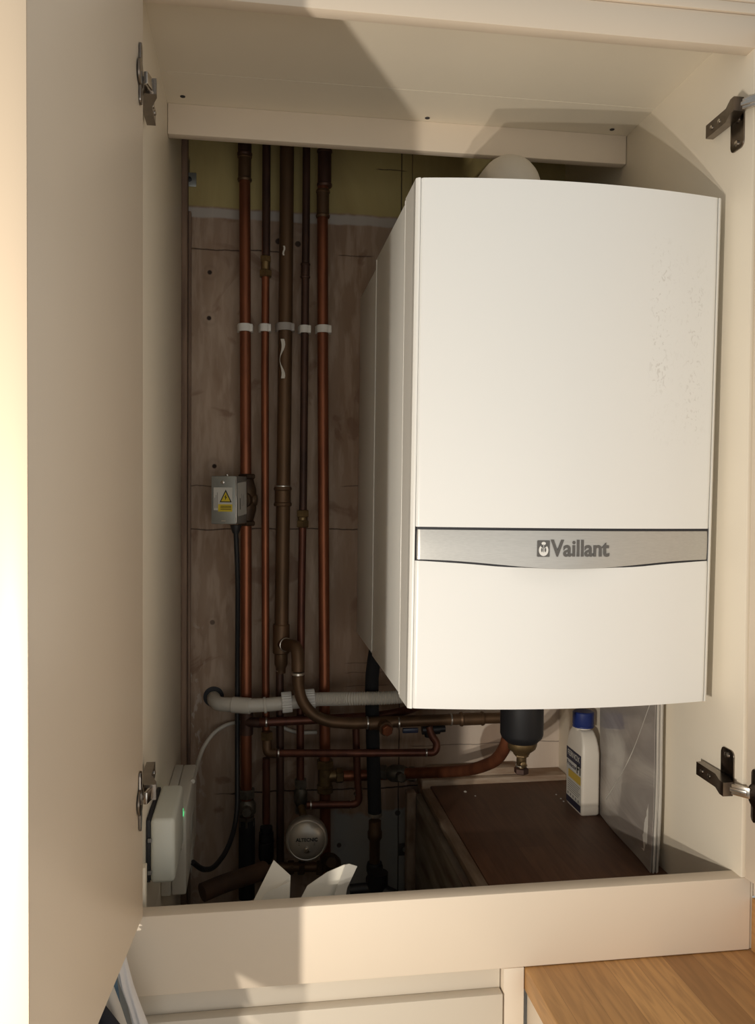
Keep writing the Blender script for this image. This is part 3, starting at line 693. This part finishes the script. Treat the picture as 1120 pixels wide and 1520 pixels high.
for k in range(2): lm.box(-.016, .016, -.0004, .0004, 0, .0009, mtx=frame(vq+ax*.0126+upx*(-.0022-.0032*k), rx, upx))
obj('small_print', lm, 'ink', vs)
obj('vessel_stem', MB().tube([vq-ax*.04, vq-ax*.05+Vector((0,0,.01)), V(447,1198,PY-.01)], .008, .02), 'brass', vs)

# pipe clips
for (x, y, r, mm, lab) in ((363.5,487,R22,'clip','white pipe clip on the leftmost thick copper pipe'), (393,487,R15,'clip','white pipe clip on the thin copper pipe, second from left'),
        (423,486,R28,'clipg','largest grey pipe clip on the thick brown pipe'), (452,489,R15,'clip','white pipe clip on the slim blackened pipe'), (480,489,R22,'clip','white pipe clip on the copper pipe nearest the boiler')):
    q = V(x, y); t = thing('pipe_clip', (q.x, WY, q.z), lab, 'pipe clip', 'plastic pipe clips across the five uprights')
    h = .0075; mb = MB(); n = 18; ro = r+.0032; ri = r+.0004
    A = [(-PI*.0+PI*i/n+PI) for i in range(n+1)]
    pts = [(ro*math.cos(a), ro*math.sin(a)) for a in A]+[(ro+.002, .012), (ro-.001,.014), (ri, .010)]+[(ri*math.cos(a), ri*math.sin(a)) for a in reversed(A)]+[(-ri,.010), (-ro+.001,.014), (-ro-.002,.012)]
    mb.prism(pts, 2*h, Matrix.Translation((q.x, q.y, q.z-h)), 0)
    obj('clip_band', mb, mm, t)
    obj('clip_base', MB().box(q.x-r*.9, q.x+r*.9, q.y+r+.001, WY-.0005, q.z-h*.8, q.z+h*.8, .001), mm, t)
    obj('clip_latch', MB().box(q.x+r*.75, q.x+r+.0042, q.y-.012, q.y+.006, q.z-h*1.1, q.z+h*.9, .0012), mm, t)

# motorised valve
av = pt(366, 742, PY)
va = thing('motorised_valve', av, 'grey metal actuator box with a yellow warning sticker on the leftmost pipe', 'valve')
vb = MB()
vb.nut(av+Vector((0,0,.052)), av+Vector((0,0,.042)), R22*1.7).nut(av-Vector((0,0,.042)), av-Vector((0,0,.052)), R22*1.7).lathe([(-.042, R22*1.2), (-.02, R22*1.7), (.02, R22*1.7), (.042, R22*1.2)], av, UPV)
vb.lathe([(0, .016), (.028, .016)], av, (-.3,-1,0)).lathe([(0, .015), (.014, .014), (.019, .010), (.020, .004)], av+Vector((.002,.0,0)), (1,-.1,0), 28)
obj('valve_body', vb, 'brassdark', va)
th = math.radians(-17); ux = Vector((math.cos(th), math.sin(th), 0)); uy = Vector((-math.sin(th), math.cos(th), 0))
corner = pt(350.5, 742, .56)        # near right vertical edge
Hh = .0485; Wb = .0500; Db = .066
fr = frame((0,0,0), ux, uy); fr.translation = corner
obj('actuator_housing', MB().box(-Wb, 0, 0, Db, -Hh+.002, Hh-.003, .0022, mtx=fr), 'steel', va)
obj('highlight_edge', MB().box(-.0016, .0004, -.0004, .0016, -Hh+.004, Hh-.005, .0006, mtx=fr), 'chrome', va, 'bright folded metal edge')
ff = frame(corner-ux*(Wb/2)-uy*.0004, ux, (0,0,1))   # front face frame; z towards viewer
def fquad(name, x0, x1, z0, z1, mm, lift=.0003, par=va, f=ff, poly=None):
    P = poly or [(x0,z0),(x1,z0),(x1,z1),(x0,z1)]
    return obj(name, MB().prism(P, .0003, f @ Matrix.Translation((0,0,lift))), mm, par)
st = fquad('warning_sticker', -.0195, .0175, -.020, .0235, 'sticker')
fquad('triangle_border', 0,0,0,0, 'ink', .0006, st, poly=[(-.0075,-.0048),(.0165,-.0048),(.0045,.0195)])
fquad('triangle', 0,0,0,0, 'yellow', .0009, st, poly=[(-.0045,-.0030),(.0135,-.0030),(.0045,.0150)])
fquad('lightning_bolt', 0,0,0,0, 'ink', .0012, st, poly=[(.0060,.0110),(.0020,.0045),(.0042,.0045),(.0030,-.0015),(.0072,.0055),(.0048,.0055)])
fquad('yellow_strip', -.0105, .0175, -.0225, -.0085, 'yellow', .0006, st)
for k in range(3): fquad('print_line', -.006, .0155, -.0128-.003*k, -.0116-.003*k, 'ink', .0009, st)
for k in range(3): fquad('print_line', -.0178+.0026*k, -.0168+.0026*k, -.016, .004+.005*k, 'greyink', .0006, st)
obj('screw', MB().lathe([(0, .0035), (.0012, .0035), (.0018, .002)], ff @ Vector((-.002, .0335, 0)), -uy, 16), 'chrome', va)
obj('screw', MB().lathe([(0, .0028), (.0035, .0028), (.0042, .0016)], corner-ux*.024+uy*.02+Vector((0,0,Hh-.003)), (-.3,0,1), 14), 'chrome', va)
obj('slot', MB().box(-.004, .004, -.0410, -.0392, 0, .0006, mtx=ff), 'solder', va)
fs = frame(corner+ux*.0005+uy*(Db*.5), uy, (0,0,1)) @ Matrix.Rotation(math.radians(4), 4, 'Z')
lb = obj('side_label', MB().prism(rrect(.054, .064, .003), .0003, fs @ Matrix.Translation((0,.002,0))), 'sticker', va)
for k, (x, h0, h1) in enumerate(((-.012,-.018,.004), (-.002,-.012,.012), (.004,-.012,.008), (.010,-.010,.010))):
    obj('print_line', MB().box(x-.0016 if k == 0 else x-.0006, x+.0016 if k == 0 else x+.0006, h0, h1, .0003, .0005, mtx=fs), 'greyink' if k else 'ink', lb)
gl = corner-ux*.006+uy*.016+Vector((0,0,-Hh))
obj('cable_gland', MB().lathe([(0, .011), (.008, .009), (.016, .006)], gl, (0,0,-1), 20), 'black', va)
cb = MB().tube([gl-Vector((0,0,.01)), pt(353,860,.60), pt(352,1000,.655), pt(352,1130,.655), pt(352,1215,.61), pt(338,1262,.54), pt(316,1290,.47), pt(300,1291,.42), pt(286,1280,.40)], .0048, .05, 12)
tag(obj('black_cable', cb, 'black', org=gl), 'black cable dropping from the grey actuator box and looping to the white control box', 'cable')
wc = MB().tube([pt(470,1087,.687), pt(440,1088,.687), pt(415,1078,.687), pt(365,1072,.687), pt(340,1073,.680), pt(318,1086,.665), pt(302,1108,.64), pt(294,1130,.60), pt(288,1152,.50), pt(286,1160,.44)], .0040, .04, 12)
tag(obj('white_cable', wc, 'whitep', org=pt(286,1160,.44)), 'thin white cable arching from behind the pipes down to the control box', 'cable')

# condensate pipe
cp = thing('condensate_pipe', V(420,1042,PY-.055), 'white plastic waste pipe with ribbed nuts running from the wall to the boiler', 'pipe')
dY = PY-.036
obj('elbow', MB().tube([pt(317,1036,WY-.002), pt(318,1040,.665), pt(324,1045,.645), pt(345,1046,.628), pt(372,1048,dY)], .0140, .02), 'whitep', cp)
obj('socket', MB().cyl(pt(345,1046,.628), pt(372,1048,dY), .0158, ch=.001).cyl(pt(391,1047,dY), pt(395,1046.5,dY), .0160, ch=.0006), 'whitep', cp)
obj('waste_pipe', MB().tube([pt(365,1047.5,dY), pt(395,1046.5,dY), pt(470,1038.5,dY)], .0136, .02), 'whitep', cp)
def ribnut(x0, x1, y0, y1):
    a, b2 = pt(x0, y0, dY), pt(x1, y1, dY); mb = MB(); n = 48; axx = (b2-a); L = axx.length; axx.normalize()
    u = axx.cross(Vector((0,0,1))).normalized(); w = axx.cross(u); rings = []
    for d_ in (0, .001, L-.001, L):
        rr = .0205 if d_ in (.001, L-.001) else .0195
        rings.append([mb.b.verts.new(a+axx*d_+(u*math.cos(q)+w*math.sin(q))*(rr-(.0012 if i % 2 else 0))) for i, q in enumerate(2*PI*i/n for i in range(n))])
    for r1, r2 in zip(rings, rings[1:]):
        for i in range(n): mb.b.faces.new((r1[i], r1[(i+1) % n], r2[(i+1) % n], r2[i]))
    mb.b.faces.new(rings[0][::-1]); mb.b.faces.new(rings[-1])
    return obj('ribbed_nut', mb, 'clip', cp)
ribnut(418, 433, 1043, 1041.5); ribnut(452, 467, 1038.8, 1037.5)
obj('corrugated_hose', MB().tube([pt(466,1038,dY), pt(530,1037,dY-.040), pt(575,1036,dY-.044), pt(640,1030,dY-.06)], .0118, .02, 20, rf=(.0017, lambda i: 1.0 if i % 2 else 1.16)), 'whitep', cp)
obj('wall_hole', MB().lathe([(0, .021), (.0015, .021)], pt(317,1034,WY-.0004), (0,-1,0)), 'darkgap', cp)

# dirt filter under the boiler
ft = thing('dirt_filter', fq, 'black cylinder filter with brass drain cock hanging under the boiler', 'filter')
zt_ = bz0-.012; dpx = (FY+1.049)/F
zz = lambda py: pt(774, py, FY).z
obj('filter_body', MB().lathe([(0, .037), (zt_-zz(1088), .037), (zt_-zz(1094), .0345), (zt_-zz(1101), .026)], (fq.x, FY, zt_), (0,0,-1), 40), 'black', ft)
obj('brass_collar', MB().lathe([(0, .0265), (.003, .0265), (.007, .026), (.012, .024), (.019, .015), (.022, .014)], (fq.x, FY, zz(1100)), (0,0,-1), 36), 'brass', ft)
obj('drain_cock', MB().nut((fq.x, FY, zz(1114)), (fq.x, FY, zz(1123)), .0125).lathe([(0, .0085), (.014, .0085), (.018, .006), (.022, .0065)], (fq.x, FY, zz(1121)), (0,0,-1), 24).lathe([(0, .0055), (.012, .0055), (.013,.004)], (fq.x, FY, zz(1132)), (0,-1,0), 16), 'brass', ft)
obj('drain_nut', MB().nut((fq.x, FY, zz(1139)), (fq.x, FY, zz(1148)), .0125), 'copperdark', ft)
obj('drain_ring', MB().tube([Vector((fq.x, FY, zz(1136)))+Vector((.0095*math.cos(a), .0095*math.sin(a), 0)) for a in (2*PI*i/20 for i in range(21))], .0012, .001, 8), 'solder', ft)
obj('top_union', MB().nut((fq.x, FY, zt_+.012), (fq.x, FY, zt_-.002), .022), 'brass', ft)

# ------------------------------------------------------------------ timber box, bottle, sleeve
BZ = .915
tb = thing('timber_boxing', (.51, .33, 0), 'dark brown wooden boxing at the cupboard bottom that the bottle stands on', 'box')
obj('top_board', MB().box(.3625, XR-.0005, .036, .645, BZ-.018, BZ, .001), 'darkwood', tb)
obj('edge_lath', MB().box(.342, .3615, .036, .632, BZ-.020, BZ-.001, .001), 'woodside', tb, 'paler scarred timber edge strip')
obj('side_board', MB().box(.328, .3415, .036, .640, 0, BZ-.012, .001), mat('side_board_paint', (.25,.22,.17), .8, nscale=12, col2=(.10,.06,.04), stretch=(1,.5,3)), tb)
obj('upright', MB().box(.309, .3275, .620, .645, 0, BZ-.004, .001), 'woodside', tb)
tag(obj('rear_cleat', MB().box(.345, XR-.0005, .646, WY-.0005, BZ-.06, BZ+.012, .003).box(.36, .56, .655, WY-.0005, BZ+.012, BZ+.030, .006), 'cleat', org=(.5,.66,BZ-.06)), 'plaster smeared timber cleat along the wall behind the dark boxing', 'timber cleat')
for k, (x, y) in enumerate(((690,1176), (705,1182), (832,1186), (825,1180), (836,1190))):
    d = _f + RT*((x-560)/F) - UP*((y-760)/F); q = CAM+d*((BZ-CAM.z)/d.z); r = .0035 if k == 0 else .002
    o = obj('plaster_crumb', MB().lathe([(0, r*.7), (r*.3, r), (r*.7, r*.7), (r, .0001)], q, (.1,.1,1), 7), 'clip', org=q)
    tag(o, ('largest pale plaster crumb on the dark boxing', 'pale crumb beside the largest one on the dark boxing', 'small pale crumb just left of the bottle base', 'tiny crumb left of and behind the bottle base', 'tiny crumb touching the left of the bottle base')[k], 'debris', 'plaster crumbs on the boxing')

# bottle: label face looks left, plain side face looks forward
def bottle():
    q0 = pt(862, 1213, .0); d = _f + RT*((863-560)/F) - UP*((1213-760)/F); n0 = CAM+d*((BZ-CAM.z)/d.z)    # near left corner on the board
    d = _f + RT*((891-560)/F) - UP*((1213-760)/F); n1 = CAM+d*((BZ-CAM.z)/d.z)
    w = (Vector((n1.x-n0.x, 0, 0))).length; dep = .083
    t = thing('chemical_bottle', (n0.x+w/2, n0.y+dep/2, BZ), 'white plastic bottle with a blue cap and dark label bands', 'bottle')
    sc = (n0.y+1.049)/F
    H = (1213-1082)*sc*1.0
    cx, cy = n0.x+w/2, n0.y+dep/2
    mb = MB(); rings = []
    prof = [(0, .90), (.004, 1), (H*.10, 1), (H*.11, .985), (H*.14, 1), (H*.74, 1), (H*.84, .93), (H*.92, .80), (H*.975, .62), (H, .48)]
    shp = rrect(w, dep, .006, 4)
    for z, k in prof:
        kk = k; ring_ = []
        for (x, y) in shp:
            ring_.append(mb.b.verts.new((cx+x*(kk if kk > .9 else .45+.5*kk), cy+y*kk, BZ+z)))
        rings.append(ring_)
    nn = len(shp)
    for a, c in zip(rings, rings[1:]):
        for i in range(nn): mb.b.faces.new((a[i], a[(i+1) % nn], c[(i+1) % nn], c[i]))
    mb.b.faces.new(rings[0][::-1]); mb.b.faces.new(rings[-1])
    obj('body', mb, 'bottle', t, smooth=50)
    obj('neck', MB().lathe([(0, .015), (.008, .015)], (cx, cy, BZ+H-.003), UPV), 'bottle', t)
    cr = .0205; m_ = MB(); n = 40; hh = .030; z0 = BZ+H+.003; rg = []
    for zz_, rr in ((0, cr), (.003, cr), (.004, cr*.96), (.006, cr), (hh-.002, cr), (hh, cr-.002)):
        rg.append([m_.b.verts.new((cx+math.cos(a)*(rr-(.0006 if i % 2 else 0)), cy+math.sin(a)*(rr-(.0006 if i % 2 else 0)), z0+zz_)) for i, a in enumerate(2*PI*i/n for i in range(n))])
    for a, c in zip(rg, rg[1:]):
        for i in range(n): m_.b.faces.new((a[i], a[(i+1) % n], c[(i+1) % n], c[i]))
    m_.b.faces.new(rg[0][::-1]); m_.b.faces.new(rg[-1])
    obj('cap', m_, 'blue', t, 'ribbed blue screw cap')
    # label on the left face (normal -x): local x runs from far (+y) to near (-y)
    fx = n0.x-.0003; f = frame((fx, cy, BZ), (0,-1,0), (0,0,1)); W = dep-.010
    def lq(name, x0, x1, z0, z1, mm, lift, par): return obj(name, MB().box(x0, x1, z0, z1, lift, lift+.0003, mtx=f), mm, par)
    L = lq('label', -W/2, W/2, H*.03, H*.72, 'sticker', 0, t)
    lq('label_band', -W/2, W/2, H*.575, H*.72, 'navy', .0003, L); lq('label_band', -W/2, W/2, H*.035, H*.115, 'navy', .0003, L)
    lq('colour_block', -W*.36, W/2-.001, H*.36, H*.46, 'gold', .0003, L)
    lq('pale_block', -W*.42, W*.1, H*.455, H*.57, 'pale', .0003, L)
    for k in range(6): lq('print_line', -W*.4, W*.45-.004*(k % 3), H*(.32-.026*k), H*(.328-.026*k), 'greyink', .0003, L)
    for k in range(5): lq('pictogram', -W*.42+k*W*.18, -W*.42+k*W*.18+.006, H*.135, H*.165, 'greyink', .0003, L)
    text('lettering', 'FERNOX', .0155, 'sticker', L, f @ Matrix.Translation((0, H*.655, .0008)), bold=.0002, ext=.0001)
    text('lettering', 'Protector', .0120, 'navy', L, f @ Matrix.Translation((-.010, H*.525, .0008)), bold=.0002, ext=.0001)
    text('lettering', 'F1', .0235, 'ink', L, f @ Matrix.Translation((.027, H*.53, .0008)), bold=.0007, ext=.0001)
bottle()

# plastic document sleeve leaning on the right panel
sl = thing('document_sleeve', (.645, .30, BZ), 'clear plastic sleeve of papers leaning on the right panel beside the bottle', 'document sleeve')
def sfn(x0, x1, y0, y1, zt0, zt1, bow=0, zb=None):
    def fn(u, v):
        zb_ = BZ+.001 if zb is None else zb
        z = zb_+(zt0+(zt1-zt0)*u-zb_)*v; y = y0+(y1-y0)*u
        x = x0+(x1-x0)*v*(1-.5*u)+(.0205-(x0-.6305)*.7)*u+bow*math.sin(PI*u)*(1-v)+.0015*math.sin(u*7+v*5)
        return Vector((x, y, z))
    return fn
obj('front_sheet', MB().grid(sfn(.6305, .6375, .205, .46, 1.232, 1.236), 16, 14, .001, (1,0,0)), 'sleeve', sl)
obj('inner_sheet', MB().grid(lambda u, v: Vector((.6335+.006*u+.002*v, .225+.07*u, BZ+.002+.105*v)), 4, 6, .0008, (1,0,0)), 'pages', sl)
for k in range(4):
    x = .6335+.0030*k
    obj('paper_stack', MB().grid(sfn(x, x+.0070, .203+.0025*(k % 2), .455, 1.231-.003*k, 1.234), 10, 10, .0019, (1,0,0)), 'pages', sl)
obj('fold_strip', MB().tube([Vector((.6362,.222,1.19)), Vector((.6392,.30,1.07)), Vector((.6480,.42,.955))], .0007, .12, 8), 'pages', sl)

# ------------------------------------------------------------------ control boxes
zf = lambda x, y, X: ptX(x, y, X).z
X1 = -.1075
zb0 = pt(276, 1329, .30).z; zb1 = pt(276, 1204, .30).z
cbx = thing('control_box', (XL, .41, zb0), 'larger cream wiring box with a green light on the left panel', 'control box')
obj('box_back', MB().box(XL+.0005, XL+.016, .30, .535, zb0, zb1, .002), 'box', cbx)
obj('box_cover', MB().box(XL+.0165, X1, .30, .535, zb0+.0005, zb1-.0005, .003, 3), 'box', cbx)
obj('indicator_light', MB().box(-.0026, .0036, -.0010, .0012, -.0065, .0065, .0005, mtx=Matrix.Translation(pt(268.5,1206,.2985))), 'led', cbx, 'green lit indicator')
obj('screw', MB().lathe([(0, .0036), (.001, .0036), (.0014, .002)], pt(266,1260,.30), (0,-1,0), 14), 'chrome', cbx)
for (ya, yb, x0) in ((1216,1246,287), (1264,1296,287.5)):
    obj('moulded_slot', MB().box(X1-.0003, X1+.0006, .40, .46, pt(285,yb,.40).z, pt(285,ya,.40).z, .0003), 'sticker', cbx)
zs0 = pt(257, 1309, .12).z; zs1 = pt(257, 1213, .12).z
rb = thing('receiver_box', (XL, .2, zs0), 'smaller rounded pale box in front of the wiring box beside the lower left hinge', 'control box')
obj('back_plate', MB().box(XL+.0005, XL+.006, .118, .250, zs0+.002, zs1-.002, .001), 'darkgap', rb)
obj('cover', MB().box(XL+.0062, pt(260,1265,.12).x, .115, .252, zs0, zs1, .0065, 5), 'box2', rb, smooth=50)
for yy in (1248, 1296): obj('side_tab', MB().box(XL+.003, XL+.008, .1135, .1165, pt(219,yy+3,.115).z, pt(219,yy-3,.115).z, .0008), 'greyink', rb)

# steel bracket pieces on the wall
q = pt(281, 267, WY)
p_ = thing('steel_wall_plate', q, 'small square steel plate screwed to the yellow wall at top left', 'plate')
obj('plate', MB().box(q.x-.014, q.x+.014, WY-.003, WY-.0002, q.z-.014, q.z+.014, .0008), 'steel', p_); obj('screw', MB().lathe([(0,.005),(.002,.005),(.003,.003)], q+Vector((0,-.003,0)), (0,-1,0), 14), 'darkgap', p_)
q = pt(600, 1260, WY)
p_ = thing('steel_wall_plate', q, 'dark steel plate low on the wall left of the boxing', 'plate')
obj('plate', MB().box(q.x-.014, q.x+.014, WY-.003, WY-.0002, q.z-.013, q.z+.013, .0008), mat('dark_steel', (.10,.09,.08), .5, .5), p_); obj('screw', MB().lathe([(0,.005),(.002,.005),(.003,.003)], q+Vector((0,-.003,0)), (0,-1,0), 14), 'steel', p_)

# papers standing behind the sill
def sheet(name, pts, ys, mm, label):
    """pts: outline pixels measured on the photo, ys: depth of each; a folded sheet"""
    mb = MB(); P = [pt(x, y, Y) for (x, y), Y in zip(pts, ys)]
    vs = [mb.b.verts.new(p) for p in P]; bk = [mb.b.verts.new(p+Vector((0,.0012,0))) for p in P]
    mb.b.faces.new(vs); mb.b.faces.new(bk[::-1]); n = len(vs)
    for i in range(n): mb.b.faces.new((vs[i], bk[i], bk[(i+1) % n], vs[(i+1) % n]))
    return mb
pa1 = thing('folded_paper', pt(405,1345,.06), 'pointed white paper sheet sticking up behind the sill, the left one', 'paper')
obj('sheet', sheet('s', [(365,1360), (406,1277), (431,1300), (429,1360)], [.07,.10,.08,.06], 'paper', ''), 'paper', pa1)
obj('front_fold', sheet('s', [(368,1359), (395,1325), (429.5,1309), (429,1360)], [.066,.066,.068,.056], 'paper', ''), 'paper', pa1)
pa2 = thing('folded_paper', pt(480,1345,.06), 'curved white paper sheet leaning right behind the sill, the right one', 'paper')
obj('sheet', sheet('s', [(430,1365), (456,1315), (485,1295), (510,1284), (518,1283), (484,1360)], [.06,.07,.08,.09,.09,.07], 'paper', ''), 'paper', pa2)
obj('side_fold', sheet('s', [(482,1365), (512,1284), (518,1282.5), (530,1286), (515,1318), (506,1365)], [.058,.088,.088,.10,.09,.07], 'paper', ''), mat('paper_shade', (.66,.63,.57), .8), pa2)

# cloths hanging under the left door
def drape(name, outline, mm, label, cat, depth=0, extra=None):
    """outline rows: (left x, right x, y) on the photo at depth; soft vertical folds"""
    mb = MB(); rows = outline; nu = 18; nv = 24
    def fn(u, v):
        k = v*(len(rows)-1); i = min(int(k), len(rows)-2); t = k-i
        l = rows[i][0]*(1-t)+rows[i+1][0]*t; r = rows[i][1]*(1-t)+rows[i+1][1]*t; y = rows[i][2]*(1-t)+rows[i+1][2]*t
        q = pt(l+(r-l)*u, y, depth)+Vector((0, -.010*math.sin(PI*u)+.002*math.sin(u*11+v*3), 0)); q.z = min(q.z, 1.0005-.001*(1-v)); return q
    mb.grid(fn, nu, nv, .0025, (0,1,0))
    return tag(obj(name, mb, mm, org=pt((rows[0][0]+rows[0][1])/2, rows[-1][2], depth)), label, cat)
drape('white_cloth', [(150,186,1380), (168,186,1415), (176,197,1460), (188,207,1490), (198,222,1530), (210,262,1700)], 'cloth', 'rolled white cloth hanging right of the others below the left door', 'cloth', -.055)
drape('grey_cloth', [(120,182,1400), (140,190,1440), (150,200,1480), (160,208,1530), (170,230,1700)], 'clothg', 'grey cloth hanging behind the rolled white one', 'cloth', -.030)
drape('blue_cloth', [(120,165,1400), (140,172,1445), (150,176,1475), (160,182,1530), (180,200,1700)], 'clothb', 'narrow strip of blue patterned cloth below the left door', 'cloth', -.075)
drape('pale_cloth', [(100,160,1400), (120,165,1455), (140,178,1492), (150,190,1530), (160,215,1700)], mat('pale_cloth', (.50,.48,.45), .9), 'pale grey cloth hanging between the blue strip and the black cloth', 'cloth', -.095)
drape('black_cloth', [(100,142,1440), (110,156,1492), (120,178,1522), (120,190,1560), (120,215,1700)], 'clothk', 'black cloth with a pink patch in the bottom left below the door', 'cloth', -.120)
drape('pink_cloth', [(90,138,1502), (100,140,1510), (110,146,1525), (110,160,1560), (110,180,1700)], 'clothp', 'pink cloth corner lowest of the hanging cloths', 'cloth', -.140)

mb = MB().grid(lambda u, v: Vector((-.1535-.0735*(.085+.325*u)-.012*math.sin(u*16)*v-.014*v, -.085-.325*u, 1.0018-.030*max(0, min(1, (u-.78)/.07))-.50*v)), 40, 20, .003, (-1,0,0))  # added towel, shaped to stop lamp light passing under the door
tag(obj('light_block_towel', mb, 'clothg', org=(-.19,-.3,.485)), 'added grey towel below the open left door, keeping lamp light off the sill', 'towel')
# ------------------------------------------------------------------ light
w = bpy.data.worlds.new('world'); bpy.context.scene.world = w; w.use_nodes = True
w.node_tree.nodes['Background'].inputs[0].default_value = (.98, 1, .98, 1)
w.node_tree.nodes['Background'].inputs[1].default_value = .35
for i, (loc, e) in enumerate((((-.449, -.919, 1.1385), 21.5), ((-.476, -.969, 1.2235), 21.5))):
    l = bpy.data.lights.new('hand_lamp', 'POINT'); l.energy = e; l.color = (1, .915, .79); l.shadow_soft_size = .007
    o = bpy.data.objects.new('hand_lamp', l); C.objects.link(o); o.location = loc
l = bpy.data.lights.new('front_fill', 'AREA'); l.shape = 'RECTANGLE'; l.size = 2.2; l.size_y = 1.6; l.energy = 15; l.color = (1, .97, .90)  # added area fill from behind the camera to brighten the interior
o = bpy.data.objects.new('front_fill', l); C.objects.link(o); o.location = (.5, -3.2, .85); o.rotation_euler = (math.radians(102), 0, 0)
s = bpy.context.scene
s.view_settings.view_transform = 'Standard'; s.view_settings.look = 'None'; s.view_settings.gamma = 1; s.view_settings.exposure = 0
s.view_settings.use_curve_mapping = False
